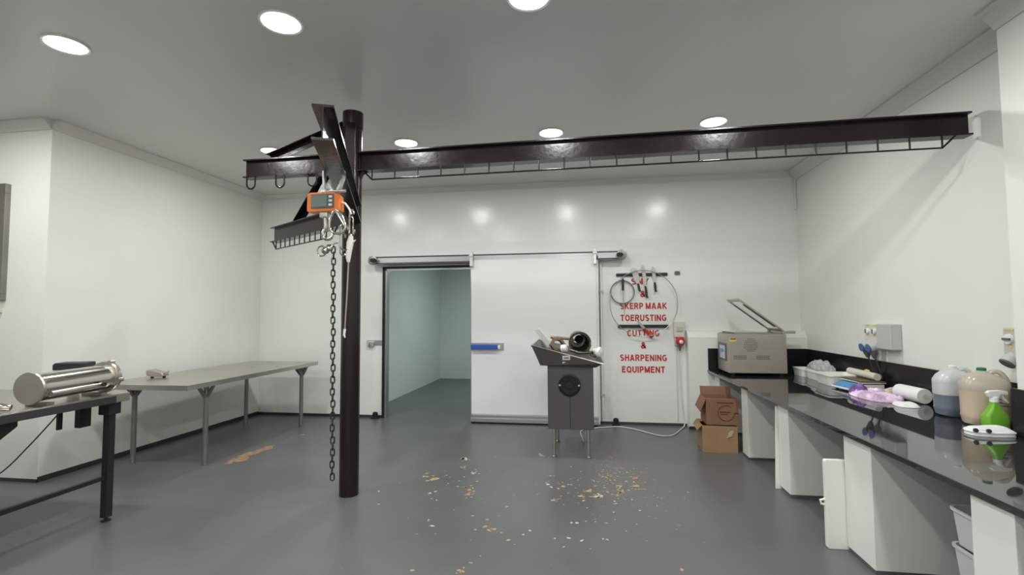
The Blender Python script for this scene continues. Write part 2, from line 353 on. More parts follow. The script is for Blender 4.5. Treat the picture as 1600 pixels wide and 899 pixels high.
def chip(bm, x, y, r, mi):
    n = rc.randint(7, 11); st = rc.uniform(1.0, 2.6); a0 = rc.uniform(0, PI); vs = []
    for k in range(n):
        a = 2 * PI * k / n; q = r * rc.uniform(0.55, 1.35)
        u, v = q * math.cos(a) * st, q * math.sin(a) * 1.25
        vs.append(bm.verts.new((x + u * math.cos(a0) - v * math.sin(a0), y + u * math.sin(a0) + v * math.cos(a0), 0.0012)))
    f = bm.faces.new(vs); f.material_index = mi
for x, y, r, c in chips:
    chip(bm, x, y, r, 1 + c)
    if r > 0.012:
        for _ in range(4): chip(bm, x + rc.gauss(0, r * 1.6), y + rc.gauss(0, r * 2.0), r * rc.uniform(0.25, 0.6), 1 + c)
stain = [(-3.89, 4.86), (-3.93, 5.0), (-3.90, 5.08), (-3.94, 5.16), (-3.92, 5.3), (-3.87, 5.36), (-3.91, 5.46), (-3.89, 5.59), (-3.82, 5.62), (-3.79, 5.56), (-3.74, 5.42), (-3.80, 5.36), (-3.78, 5.26), (-3.82, 5.18), (-3.76, 5.1), (-3.74, 4.98), (-3.80, 4.92), (-3.82, 4.84)]
rag = []
for (xa, ya), (xb, yb) in zip(stain, stain[1:] + stain[:1]):
    for k in range(5): rag.append((xa + (xb - xa) * k / 5 + rc.uniform(-0.02, 0.02), ya + (yb - ya) * k / 5 + rc.uniform(-0.012, 0.012)))
f = bm.faces.new([bm.verts.new((x, y, 0.0014)) for x, y in rag]); f.material_index = 4
for x, y, r in ((-3.80, 5.85, 0.02), (-3.82, 5.98, 0.016), (-3.78, 6.15, 0.02), (-3.86, 5.72, 0.015)): chip(bm, x, y, r, 4)
M['chip_och'] = mat('bare_screed_ochre', (0.30, 0.20, 0.11), 0.85, var=0.4, vscale=22)
fl = struct('floor', bm, [M['floor'], M['chip_tan'], M['chip_white'], M['chip_pink'], M['chip_och']])

bm = bm_new(); bx(bm, XF, 3.2, YF, D + 0.02, H, H + 0.1); struct('ceiling', bm, M['ceil'])
# back wall with the cold room opening
OX0, OX1, OZ = -3.125, -0.9, 2.31
bm = bm_new()
bx(bm, L - 0.2, OX0, D, D + 0.16, 0, H); bx(bm, OX1, R + 0.2, D, D + 0.16, 0, H); bx(bm, OX0, OX1, D, D + 0.16, OZ, H)
struct('wall_back', bm, M['ribbed'])
# lower, thicker stretch of back wall behind the counter, top splayed
PY = 7.12
bm = bm_new()
add_prism(bm, [(1.375, PY, 0), (1.375, PY, 1.255), (1.375, PY + 0.075, 1.335), (1.375, D, 1.345), (1.375, D, 0)], (0, 0, 0), (R - 1.375, 0, 0))
struct('wall_ledge', bm, M['wall'])
bm = bm_new(); bx(bm, L - 0.3, L, YC, D, 0, H); struct('wall_left', bm, M['wall'])
bm = bm_new(); bx(bm, XF, L - 0.3, YC, YC + 0.25, 0, H); struct('wall_left_return', bm, M['wall'])
bm = bm_new(); bx(bm, XF - 0.2, XF, YF, YC, 0, H); struct('wall_far_left', bm, M['wall'])
bm = bm_new(); bx(bm, XF, 3.2, YF - 0.2, YF, 0, H); struct('wall_front', bm, M['wall'])
bm = bm_new(); bx(bm, R, R + 0.3, YN, D, 0, H); struct('wall_right', bm, M['wall'])
bm = bm_new(); bx(bm, RN, R + 0.3, YF, YN, 0, H); struct('wall_right_pillar', bm, M['wall'])
# cornices (small stepped coving)
def cornice(name, A, B, nrm, m=M['cornice'], s=0.095):
    A = Vector(A); B = Vector(B); n = Vector(nrm)
    prof = [(0, 0), (s, 0), (s, 0.016), (s * 0.75, 0.03), (s * 0.3, s * 0.75), (0.016, s), (0, s)]
    bm = bm_new(); add_prism(bm, [A + n * a - Vector((0, 0, b)) for a, b in prof], (0, 0, 0), B - A)
    struct(name, bm, m)
cornice('trim_1', (L, YC, H), (L, D, H), (1, 0, 0))
cornice('trim_2', (XF, YC, H), (L, YC, H), (0, -1, 0))
cornice('trim_3', (L, D, H), (R, D, H), (0, -1, 0), s=0.075)
cornice('trim_4', (R, YN, H), (R, D, H), (-1, 0, 0), s=0.12)
cornice('trim_5', (RN, YF, H), (RN, YN, H), (-1, 0, 0), s=0.12)
# dark coved skirting
def skirt(name, A, B, n, h=0.05):
    A = Vector(A); B = Vector(B); n = Vector(n)
    bm = bm_new(); add_prism(bm, [A, A + n * 0.012, A + n * 0.004 + Vector((0, 0, h)), A + Vector((0, 0, h))], (0, 0, 0), B - A)
    struct(name, bm, M['skirt'])
skirt('baseboard_left', (L, YC, 0), (L, D, 0), (1, 0, 0), 0.05)
skirt('baseboard_left_return', (XF, YC, 0), (L, YC, 0), (0, -1, 0), 0.03)
skirt('baseboard_back', (L, D, 0), (OX0 - 0.04, D, 0), (0, -1, 0), 0.04)
skirt('baseboard_back_right', (0.17, D, 0), (1.37, D, 0), (0, -1, 0), 0.035)
skirt('baseboard_ledge', (1.36, PY, 0), (1.72, PY, 0), (0, -1, 0), 0.04)
# fine conduit in the top right corner
bm = bm_new(); bx(bm, R - 0.03, R - 0.005, D - 0.03, D - 0.004, 3.02, 3.47); struct('trim_6', bm, M['wall'])
# cold room shell
CX0, CX1, CY, CH = -3.615, 0.3, 11.9, 2.9
def shell(name, *b):
    bm = bm_new(); bx(bm, *b); struct(name, bm, M['cold'])
shell('wall_cold_room_left', CX0 - 0.12, CX0, D + 0.16, CY, 0, CH)
shell('wall_cold_room_right', CX1, CX1 + 0.12, D + 0.16, CY, 0, CH)
shell('wall_cold_room_back', CX0 - 0.12, CX1 + 0.12, CY, CY + 0.12, 0, CH)
bm = bm_new(); bx(bm, CX0 - 0.12, CX1 + 0.12, D + 0.16, CY + 0.12, CH, CH + 0.1); struct('ceiling_cold_room', bm, M['cold'])
# aluminium jamb lining and black seal around the opening
bm = bm_new()
bx(bm, OX0, OX0 + 0.006, D - 0.004, D + 0.16, 0, OZ); bx(bm, OX0, OX1, D - 0.004, D + 0.16, OZ - 0.006, OZ)
bx(bm, OX0 + 0.006, OX0 + 0.03, D - 0.006, D + 0.01, 0, OZ - 0.006); bx(bm, OX0, OX1, D - 0.006, D + 0.01, OZ - 0.03, OZ - 0.006)
struct('trim_7', bm, M['alu'])
bm = bm_new()
bx(bm, OX0 - 0.03, OX0, D - 0.03, D, 0, OZ + 0.03); bx(bm, OX0 - 0.03, OX1, D - 0.03, D, OZ, OZ + 0.03)
struct('trim_8', bm, M['seal'])

# grey framed window at the very left, on the return wall
w = bpy.data.objects.new('window_1', None); COL.objects.link(w); w['kind'] = 'structure'; OFF['window_1'] = Vector((0, 0, 0))
bm = bm_new()
bx(bm, -7.1, -5.72, YC - 0.05, YC, 2.83, 2.93); bx(bm, -7.1, -5.72, YC - 0.05, YC, 1.76, 1.82)
bx(bm, -5.80, -5.72, YC - 0.05, YC, 1.82, 2.83); bx(bm, -7.1, -7.02, YC - 0.05, YC, 1.82, 2.83)
obj('window_frame', bm, M['steel_dull'], w, bev=0.004)
bm = bm_new(); bx(bm, -7.02, -5.80, YC - 0.02, YC - 0.008, 1.82, 2.83); obj('pane', bm, M['pane'], w)
bm = bm_new(); bx(bm, -7.15, -5.76, YC - 0.03, YC, 1.64, 1.755); obj('window_sill', bm, M['cream_pl'], w)

# sliding cold room door
DY0, DY1 = 7.15, 7.25
door = bm_new(); bx(door, -1.705, 0.135, DY0, DY1, 0.13, 2.40)
door = struct('door_1', door, M['panel'], bev=0.006)
bm = bm_new()
add_prism(bm, [(-1.705, DY0 - 0.006, 0.135), (-1.705, DY0 - 0.03, 0.12), (-1.705, DY0 - 0.03, 0.085), (-1.705, DY0 - 0.05, 0.07), (-1.705, DY0 - 0.05, 0.025), (-1.705, DY1, 0.025), (-1.705, DY1, 0.135)], (0, 0, 0), (1.845, 0, 0))
obj('kick_rail', bm, M['alu'], door)
bm = bm_new(); bx(bm, -1.70, 0.13, DY0 - 0.035, DY1, 0.004, 0.024); obj('bottom_seal', bm, M['seal'], door)
bm = bm_new(); bx(bm, -1.715, -1.705, DY0, DY1, 0.13, 2.40); obj('edge_strip', bm, M['alu'], door)
bm = bm_new(); bx(bm, 0.135, 0.165, DY0 + 0.02, DY1, 0.02, 2.42); obj('edge_trim', bm, M['panel'], door)
bm = bm_new(); bx(bm, -1.715, -1.215, DY0 - 0.008, DY0, 1.062, 1.168); obj('handle_plate', bm, M['alu'], door)
hd = bm_new()
add_prism(hd, [(x, DY0 - 0.008, z) for x, z in ((-1.70, 1.075), (-1.31, 1.075), (-1.30, 1.085), (-1.30, 1.135), (-1.31, 1.145), (-1.70, 1.145))], (0, 0, 0), (0, -0.05, 0))
hd = obj('handle', hd, M['blue'], door, bev=0.008)
bm = bm_new(); bx(bm, -1.30, -1.262, DY0 - 0.045, DY0 - 0.008, 1.085, 1.135); obj('handle_end', bm, M['white_pl'], hd, bev=0.005)
# door latch catch on the wall
lt = thing('latch_catch', 'small bright metal latch catch on the white wall left of the doorway', 'latch', (-3.30, D, 1.15))
bm = bm_new(); bx(bm, -3.42, -3.16, D - 0.008, D, 1.115, 1.195); obj('backing_plate', bm, M['alu'], lt)
bm = bm_new(); bx(bm, -3.40, -3.29, D - 0.06, D - 0.008, 1.10, 1.18); obj('keeper', bm, M['galv'], lt, bev=0.01)
bm = bm_new(); add_tube(bm, [(-3.345, D - 0.06, 1.16), (-3.345, D - 0.09, 1.14), (-3.345, D - 0.08, 1.085)], 0.012); obj('catch_hook', bm, M['chrome'], lt, smooth=True)
# overhead track
tr = thing('sliding_door_track', 'long silver overhead track carrying the sliding cold room door', 'track', (-1.4, 7.2, 2.44))
TX0, TX1, TZ0, TZ1 = -3.26, 0.50, 2.365, 2.49
bm = bm_new(); bx(bm, TX0, TX1, 7.17, D, TZ0, TZ1)
obj('rail', bm, M['alu'], tr, bev=0.006)
bm = bm_new(); bx(bm, TX0, TX1, 7.158, 7.17, TZ1 - 0.022, TZ1 - 0.006); obj('upper_lip', bm, M['edge'], tr)
bm = bm_new(); bx(bm, TX0, TX1, 7.158, 7.17, TZ0 + 0.004, TZ0 + 0.024); obj('lower_lip', bm, M['edge'], tr)
for x in (TX0, TX1):
    bm = bm_new(); add_lathe(bm, [(0.03, 0), (0.072, 0.0), (0.072, 0.03), (0.055, 0.034)], axis=(0, -1, 0), origin=(x, 7.17, 2.43))
    e = obj('end_cap', bm, M['steel_dull'], tr, smooth=True)
    bm = bm_new(); add_prism(bm, [(x + sx * 0.045 + (0.03 if x < 0 else -0.03), 7.115, 2.425 + sz * 0.028) for sx, sz in ((-1, -.6), (-.6, -1), (.6, -1), (1.2, 0), (.6, 1), (-.6, 1), (-1, .6))], (0, 0, 0), (0, -0.03, 0))
    obj('buffer', bm, M['blackrub'], e)
for x in (-1.69, 0.12):
    bm = bm_new(); bx(bm, x - 0.022, x + 0.022, 7.08, 7.157, 2.30, 2.52); bx(bm, x - 0.03, x + 0.03, 7.07, 7.08, 2.44, 2.48)
    obj('hanger', bm, M['galv'], tr, bev=0.004)
# floor guides
for x, lab in ((-3.245, 'small black floor guide by the wall left of the open doorway'), (0.385, 'small black floor guide by the wall under the red lettering')):
    g = thing('floor_guide', lab, 'door guide', (x, D - 0.06, 0), group='door floor guides')
    bm = bm_new(); bx(bm, x - 0.055, x + 0.055, D - 0.10, D - 0.02, 0.0, 0.03); obj('base', bm, M['blackrub'], g, bev=0.004)
    bm = bm_new(); add_lathe(bm, [(0.035, 0), (0.04, 0.03), (0.036, 0.06), (0.015, 0.07)], n=18, origin=(x, D - 0.06, 0.03)); obj('roller', bm, M['blackrub'], g, smooth=True)
# white service pipe beside the door
pp = thing('service_pipe', 'thin grey pipe running down the wall at the sliding door edge', 'pipe', (0.2, D - 0.03, 0))
bm = bm_new(); add_tube(bm, [(0.205, D - 0.025, 2.345), (0.205, D - 0.025, 2.1), (0.205, D - 0.025, 0.05)], 0.016, n=10); obj('tube', bm, M['white_pl'], pp, smooth=True)
for z in (0.4, 1.9):
    bm = bm_new(); bx(bm, 0.175, 0.235, D - 0.045, D, z, z + 0.03); obj('clip', bm, M['grey_pl'], pp)

# ================================================================== CEILING LIGHTS
def downlight(x, y, lab):
    t = thing('ceiling_light', lab, 'ceiling light', (x, y, H), group='recessed ceiling downlights')
    bm = bm_new(); add_lathe(bm, [(0.122, 0), (0.14, 0), (0.142, -0.006), (0.137, -0.014), (0.122, -0.010), (0.122, 0)], n=40, origin=(x, y, H), cap=False); obj('trim_ring', bm, M['white_pl'], t, smooth=True)
    bm = bm_new(); add_lathe(bm, [(0.1215, -0.001), (0.1215, -0.008)], n=40, origin=(x, y, H)); obj('diffuser', bm, M['glow'], t)
    ld = bpy.data.lights.new('downlight', 'AREA'); ld.shape = 'DISK'; ld.size = 0.22; ld.energy = LAMP_POWER; ld.color = LAMP_COLOR
    lo = bpy.data.objects.new('lamp', ld); COL.objects.link(lo); lo.parent = t; lo.location = (0, 0, -0.018)
names = {(-3.69, 2.93): 'lit round ceiling light at the far left of the front row', (-2.0, 2.93): 'lit round ceiling light in the front row, almost above the post',
         (-0.33, 2.93): 'lit round ceiling light cut by the top edge of the photo', (-3.69, 5.29): 'lit round ceiling light just above the short left beam with hooks',
         (-2.02, 5.29): 'lit round ceiling light just right of the post top in the rear row', (-0.36, 5.25): 'lit round ceiling light above the middle of the long beam',
         (1.31, 5.22): 'lit round ceiling light above the right half of the long beam'}
for (x, y), lab in names.items(): downlight(x, y, lab)
for x in (-5.35, -3.69, -2.0, -0.33, 1.33):
    for y in (0.6,): downlight(x, y, 'lit round ceiling light in the row over the camera')
for x in (-0.33, 1.33, -2.0): downlight(x, -1.7, 'unseen round ceiling light behind the camera, added to brighten faces turned towards it')  # unseen lamps, added to brighten the pier sides
downlight(-5.35, 2.93, 'lit round ceiling light left of the frame, before the return wall')
downlight(1.33, 2.93, 'lit round ceiling light above the frame, over the counter side')
# unseen lamp added to light the cold room
t = thing('added_cold_room_light', 'small white bulkhead light on the cold room ceiling, unseen past the door, put in to light the walls', 'ceiling light', (-1.6, 9.6, CH))
bm = bm_new(); add_lathe(bm, [(0.14, 0), (0.14, -0.04), (0.10, -0.05)], n=28, origin=(-1.6, 9.6, CH)); obj('housing', bm, M['white_pl'], t, smooth=True)
ld = bpy.data.lights.new('added', 'AREA'); ld.shape = 'DISK'; ld.size = 0.2; ld.energy = COLD_POWER; ld.color = (0.9, 1.0, 0.95)
lo = bpy.data.objects.new('lamp', ld); COL.objects.link(lo); lo.parent = t; lo.location = (0, 0, -0.06)

# ================================================================== OVERHEAD RAIL GANTRY
PX, PYY = -2.118, 4.197
gy = thing('overhead_rail_gantry', 'dark brown steel post with overhead I-beam meat rails branching to all sides', 'overhead rail', (PX, PYY, 0))
CR = M['crane']
bm = bm_new(); add_lathe(bm, [(0.084, 0.0), (0.084, 3.45)], n=40, origin=(PX, PYY, 0)); obj('post', bm, CR, gy, smooth=True)
bm = bm_new(); add_lathe(bm, [(0.092, 3.31), (0.092, 3.46)], n=40, origin=(PX, PYY, 0)); obj('post_cap', bm, CR, gy, smooth=True)
RZ = 2.992; RHt = 0.176
bm = bm_new(); add_ibeam(bm, (PX + 0.07, 4.197, RZ), (2.845, 4.10, RZ), 0.10, RHt); rail_r = obj('rail_beam', bm, CR, gy, label='long rail beam reaching to the right wall')
bm = bm_new(); add_ibeam(bm, (PX - 0.05, 4.20, RZ), (-3.22, 4.23, RZ), 0.10, RHt); rail_l = obj('rail_beam', bm, CR, gy, label='short left rail beam with three hooks')
# lower rails
LZ = 2.508; LH = 0.172
bm = bm_new(); add_ibeam(bm, (PX - 0.03, PYY + 0.02, LZ), (-3.53, 5.13, LZ), 0.10, LH); rail_b = obj('rail_beam', bm, CR, gy, label='lower rail beam reaching back to the left')
bm = bm_new(); add_ibeam(bm, (PX + 0.06, PYY - 0.05, LZ), (-1.222, 2.118, LZ), 0.10, LH); rail_n = obj('rail_beam', bm, CR, gy, label='lower rail beam reaching toward the camera')
# rods with rungs under two of the rails
def rungs(A, B, n, drop, r, name, parent, endslope=0.09):
    A = Vector(A); B = Vector(B); d = (B - A).normalized(); dz = Vector((0, 0, drop))
    bm = bm_new()
    add_tube(bm, [A - d * endslope, A - dz, B - dz, B + d * endslope], r, n=8)
    rod = obj('hanging_rod', bm, CR, parent, smooth=True)
    for k in range(n):
        p = A + (B - A) * k / (n - 1)
        bm = bm_new(); add_tube(bm, [p, p - dz], r * 0.9, n=8); obj('rung', bm, CR, rod, smooth=True)
zb = RZ - RHt / 2
rungs((-1.905, 4.148, zb), (2.64, 4.06, zb), 22, 0.088, 0.0075, 'rod', gy)
zl = LZ - LH / 2
dl = (Vector((-3.53, 5.13, 0)) - Vector((PX, PYY, 0))).normalized(); nl = Vector((-dl.y, dl.x, 0)) * 0.03
a = Vector((-3.53, 5.13, zl)) - dl * 0.12 + nl; b = Vector((PX, PYY, zl)) + dl * 0.30 + nl
rungs(b, a, 12, 0.085, 0.0075, 'rod', gy)
for x in (-3.125, -2.825, -2.50):
    bm = bm_new(); pts = [(x - 0.043, 4.17, zb + 0.01)] + [(x - 0.043 * math.cos(k * PI / 10), 4.17, zb - 0.07 - 0.045 * math.sin(k * PI / 10)) for k in range(11)] + [(x + 0.043, 4.17, zb + 0.01)]
    add_tube(bm, pts, 0.0075, n=8); obj('rail_hook', bm, CR, rail_l, smooth=True)
# braces
def brace(A, B, w=0.075, h=0.075):
    A = Vector(A); B = Vector(B); d = (B - A).normalized(); s = d.cross(Vector((0, 0, 1))).normalized(); t = s.cross(d).normalized()
    pr = [(-w/2, h/2), (w/2, h/2), (w/2, h/2 - 0.008), (-w/2 + 0.008, h/2 - 0.008), (-w/2 + 0.008, -h/2), (-w/2, -h/2)]
    bm = bm_new(); add_prism(bm, [A + s * x + t * y for x, y in pr], (0, 0, 0), B - A); obj('brace', bm, CR, gy)
brace((-2.98, 4.225, RZ + 0.10), (PX - 0.02, PYY, 3.36))
brace((-3.02, 4.76, LZ + 0.06), (PX - 0.03, PYY + 0.02, 3.30), 0.07, 0.07)
brace((-1.715, 3.315, LZ + 0.09), (PX + 0.02, PYY - 0.07, 3.32), 0.08, 0.06)
# gussets next to post
bm = bm_new(); add_prism(bm, [(PX + 0.08, 4.19, zb), (PX + 0.16, 4.19, zb), (PX + 0.11, 4.19, zb - 0.03), (PX + 0.08, 4.19, zb - 0.10)], (0, -0.006, 0), (0, 0.006, 0)); obj('gusset', bm, CR, gy)

# ================================================================== HANGING EQUIPMENT
HY = 2.69
def hook_curve(c, r, a0, a1, n=12, ax='x'):
    return [Vector(c) + Vector((r * math.cos(a0 + (a1 - a0) * k / n), 0, r * math.sin(a0 + (a1 - a0) * k / n))) for k in range(n + 1)]
zt = LZ - LH / 2
nx_at = -1.475          # centre of near beam's flange above the scale
bc = thing('beam_clamp', 'galvanised beam clamp gripping the near rail above the orange scale', 'clamp', (nx_at, HY, zt))
bm = bm_new()
for sx in (-1, 1):
    add_prism(bm, [(nx_at + sx * q, HY, z) for q, z in ((0.056, zt + 0.03), (0.066, zt + 0.03), (0.066, zt - 0.02), (0.045, zt - 0.075), (0.03, zt - 0.10), (0.02, zt - 0.09), (0.040, zt - 0.055), (0.054, zt - 0.012))], (0, -0.016, 0), (0, 0.016, 0))
obj('jaw', bm, M['galv'], bc, bev=0.002)
bm = bm_new(); add_tube(bm, [(nx_at - 0.06, HY - 0.02, zt - 0.098), (nx_at + 0.085, HY - 0.02, zt - 0.098)], 0.009, n=10); obj('screw', bm, M['galv'], bc, smooth=True)
sx0 = -1.527
bm = bm_new(); add_tube(bm, hook_curve((nx_at - 0.03, HY - 0.02, zt - 0.105), 0.022, 0, 2 * PI, 16)[:-1], 0.006, n=8, closed=True); obj('eye', bm, M['galv'], bc, smooth=True)

cs = thing('crane_scale', 'orange digital crane scale with grey screen hanging under the near rail', 'hanging scale', (sx0, HY, 2.26))
bm = bm_new()
add_prism(bm, [(sx0 + x, HY - 0.03, 2.262 + z) for x, z in ((-0.1, 0.045), (-0.085, 0.058), (0.07, 0.058), (0.1, 0.035), (0.105, 0.0), (0.105, -0.055), (0.09, -0.062), (0.04, -0.058), (-0.04, -0.058), (-0.09, -0.06), (-0.102, -0.05))], (0, 0, 0), (0, 0.06, 0))
body = obj('body', bm, M['orange'], cs, bev=0.006)
bm = bm_new(); bx(bm, sx0 - 0.072, sx0 + 0.072, HY - 0.034, HY - 0.029, 2.222, 2.308); obj('bezel', bm, M['dkgrey_pl'], cs, bev=0.003)
bm = bm_new(); bx(bm, sx0 - 0.065, sx0 + 0.030, HY - 0.037, HY - 0.033, 2.232, 2.300); obj('screen', bm, M['lcd'], cs)
for k in range(3):
    bm = bm_new(); bx(bm, sx0 + 0.042, sx0 + 0.062, HY - 0.038, HY - 0.033, 2.236 + k * 0.024, 2.248 + k * 0.024); obj('button', bm, M['white_pl'], cs)
bm = bm_new(); add_prism(bm, [(sx0 - 0.05, HY, 2.32), (sx0 + 0.06, HY, 2.32), (sx0 + 0.03, HY, 2.375), (sx0 + 0.005, HY, 2.385), (sx0 - 0.02, HY, 2.375)], (0, -0.006, 0), (0, 0.006, 0)); obj('hanger_plate', bm, M['galv'], cs)
bm = bm_new(); add_tube(bm, [(sx0 + 0.0, HY - 0.015, 2.33), (sx0 + 0.0, HY - 0.02, 2.40)], 0.009); add_lathe(bm, [(0.022, 0), (0.022, 0.014)], n=16, origin=(sx0, HY - 0.012, 2.318)); obj('top_shackle', bm, M['galv'], cs, smooth=True)
bm = bm_new(); bx(bm, sx0 - 0.026, sx0 + 0.022, HY - 0.02, HY + 0.02, 2.172, 2.204); obj('swivel', bm, M['galv'], cs, bev=0.004)
bm = bm_new(); hk = [Vector((sx0, HY, 2.175)), Vector((sx0 + 0.002, HY, 2.12))] + hook_curve((sx0 + 0.018, HY, 2.075), 0.03, PI * 0.72, PI * 2.1, 12)
add_tube(bm, hk, [0.012] * (len(hk) - 3) + [0.010, 0.008, 0.005], n=10); obj('load_hook', bm, M['chrome'], cs, smooth=True)
bm = bm_new(); add_tube(bm, [(sx0 + 0.10, HY, 2.262), (sx0 + 0.125, HY, 2.255), (sx0 + 0.145, HY + 0.01, 2.225), (sx0 + 0.16, HY + 0.01, 2.19)], 0.006); obj('strap', bm, M['white_pl'], cs, smooth=True)

# ring shackle and S hooks that hang together below the scale
rs = thing('pear_ring', 'large bright pear-shaped steel ring hanging below the orange scale', 'ring', (-1.43, HY - 0.05, 2.20))
bm = bm_new(); pts = []
for k in range(28):
    a = 2 * PI * k / 28; rr = 0.045 * (1 - 0.35 * math.sin(a))
    pts.append((-1.432 + 1.05 * rr * math.cos(a) + 0.012 * (math.sin(a) - 1) * -0.6, HY - 0.05, 2.135 + 0.068 * math.sin(a)))
add_tube(bm, pts, 0.0075, n=10, closed=True); obj('ring', bm, M['chrome'], rs, smooth=True)
bm = bm_new(); add_tube(bm, [(-1.432, HY - 0.05, 2.20), (-1.375, HY - 0.045, 2.105)], 0.0055, n=8); obj('latch_bar', bm, M['galv'], rs, smooth=True)
def s_hook(x, y, z, s, rz, lab, m='chrome'):
    t = thing('meat_hook', lab, 'hook', (x, y, z), rz, 'steel meat hooks')
    up = hook_curve((0, 0, 0.055 * s), 0.024 * s, -PI * 0.15, PI * 1.0, 9)
    lo_ = hook_curve((-0.024 * s + 0.030 * s, 0, -0.06 * s), 0.030 * s, PI * 1.0, PI * 2.05, 10)
    pts = up + lo_; n = len(pts)
    bm = bm_new(); add_tube(bm, pts, [0.003 * s] + [0.006 * s] * (n - 3) + [0.004 * s, 0.0015 * s], n=8)
    obj('hook', bm, M[m], t, smooth=True, local=True)
    return t
s_hook(-1.395, HY - 0.02, 2.055, 0.9, 0.5, 'steel S-hook hanging lowest right in the cluster by the post')
s_hook(-1.375, HY + 0.03, 2.15, 0.9, -0.5, 'steel S-hook nearest the post, upper one of the cluster')
s_hook(-1.425, HY + 0.02, 2.02, 0.8, 1.2, 'steel S-hook behind the ring below the orange scale')
s_hook(-1.36, HY, 2.12, 0.7, 2.6, 'small steel S-hook with its tip turned to the right of the ring')
# white fastening block at the head of the chain
sw = thing('chain_grip', 'shiny pale grip block fixed at the top of the hanging chain', 'chain grip', (-1.50, HY, 2.03))
bm = bm_new()
add_lathe(bm, [(0.006, -0.038), (0.016, -0.034), (0.024, -0.012), (0.017, 0.0), (0.024, 0.014), (0.013, 0.034), (0.006, 0.038)], n=14, axis=(0.9, 0, 0.5), origin=(-1.505, HY - 0.005, 1.985)); obj('housing', bm, M['chrome'], sw, smooth=True)
bm = bm_new(); add_tube(bm, hook_curve((-1.545, HY, 1.975), 0.03, PI * 0.4, PI * 1.8, 10), 0.0045, n=8); obj('wire_loop', bm, M['chrome'], sw, smooth=True)
bm = bm_new(); add_tube(bm, [(-1.49, HY, 2.0), (-1.465, HY, 2.02), (-1.445, HY, 2.02)], 0.006, n=8); obj('pin', bm, M['galv'], sw, smooth=True)
# chain
ch = thing('hanging_chain', 'long dark steel link chain hanging in front of the post', 'chain', (-1.468, HY, 2.0))
def link_bm(rz):
    bm = bm_new(); pts = []
    for k in range(16):
        a = 2 * PI * k / 16; x = 0.0105 * math.cos(a); z = 0.011 * math.sin(a) + (0.0105 if math.sin(a) > 1e-6 else (-0.0105 if math.sin(a) < -1e-6 else 0))
        pts.append((x * math.cos(rz), x * math.sin(rz), z))
    add_tube(bm, pts, 0.0042, n=6, closed=True); return bm
M['chain'] = mat('dark_chain', (0.06, 0.052, 0.042), 0.4, 0.7, var=0.3, vscale=60)
l0 = obj('link', link_bm(0.35), M['chain'], ch, smooth=True, local=True); l1 = obj('link', link_bm(0.35 + PI / 2), M['chain'], ch, smooth=True, local=True)
for o in (l0, l1): o.modifiers.clear()
pitch = 0.0345; nlinks = 39
for k in range(nlinks):
    if k < 2: o = (l0, l1)[k]
    else:
        o = (l0, l1)[k % 2].copy(); COL.objects.link(o); o.parent = ch
    o.location = (0.012 * k / nlinks - 0.004 + 0.002 * math.sin(k), 0, -0.02 - pitch * k)
# rod with grip
lr = thing('grip_rod', 'thin pinkish rod with a pale jagged grip hanging against the dark post', 'rod', (-1.38, HY, 1.98))
bm = bm_new()
add_tube(bm, [(-1.362, HY, 2.06), (-1.367, HY, 2.02), (-1.372, HY, 1.98), (-1.378, HY, 1.93), (-1.376, HY, 1.905)], [0.012, 0.020, 0.017, 0.014, 0.008], n=12)
add_tube(bm, [(-1.364, HY, 2.03), (-1.345, HY, 2.025), (-1.333, HY, 2.035)], [0.010, 0.007, 0.003], n=8)
add_tube(bm, [(-1.370, HY, 1.99), (-1.39, HY, 1.995)], [0.010, 0.004], n=8); obj('grip', bm, M['grip'], lr, smooth=True)
bm = bm_new(); add_tube(bm, [(-1.376, HY, 1.91), (-1.384, HY, 1.70), (-1.395, HY, 1.50)], 0.0045, n=8); obj('shaft', bm, M['pinkrod'], lr, smooth=True)
bm = bm_new(); add_tube(bm, [(-1.394, HY, 1.515), (-1.398, HY, 1.48), (-1.392, HY, 1.465)], [0.008, 0.007, 0.004], n=8); obj('tip', bm, M['grip'], lr, smooth=True)

# ================================================================== MEAT MINCER
GX, GY0, GY1 = -0.20, 5.54, 6.30
gm = thing('meat_mincer', 'grey steel floor-standing meat mincer with a sloping tray on top', 'meat mincer', (GX, 5.9, 0))
bm = bm_new(); bx(bm, -0.448, 0.058, GY0, GY1, 0.315, 1.02); body = obj('body', bm, M['mincer_steel'], gm, bev=0.006)
bm = bm_new(); bx(bm, GX - 0.0025, GX + 0.0025, GY0 - 0.002, GY0 + 0.002, 0.335, 0.68); obj('panel_seam', bm, M['hole'], body)
for x in (-0.385, -0.005):
    for y in (GY0 + 0.045, GY1 - 0.06):
        bm = bm_new(); add_lathe(bm, [(0.021, 0.02), (0.021, 0.316)], n=18, origin=(x, y, 0)); lg = obj('leg', bm, M['steel'], gm, smooth=True)
        bm = bm_new(); add_lathe(bm, [(0.03, 0), (0.03, 0.012), (0.018, 0.026)], n=18, origin=(x, y, 0)); obj('foot', bm, M['steel_dull'], lg, smooth=True)
bm = bm_new(); add_lathe(bm, [(0.122, 0), (0.122, 0.014), (0.112, 0.022), (0.105, 0.022), (0.100, 0.010), (0.05, 0.008), (0.045, 0.03), (0.02, 0.032)], n=40, axis=(0, -1, 0), origin=(-0.205, GY0, 0.802)); hub = obj('drive_hub', bm, M['hubblack'], gm, smooth=True)
for x in (-0.31, -0.10):
    bm = bm_new(); add_lathe(bm, [(0.011, 0), (0.011, 0.012)], n=12, axis=(0, -1, 0), origin=(x, GY0 - 0.02, 0.802)); obj('bolt', bm, M['galv'], hub, smooth=True)
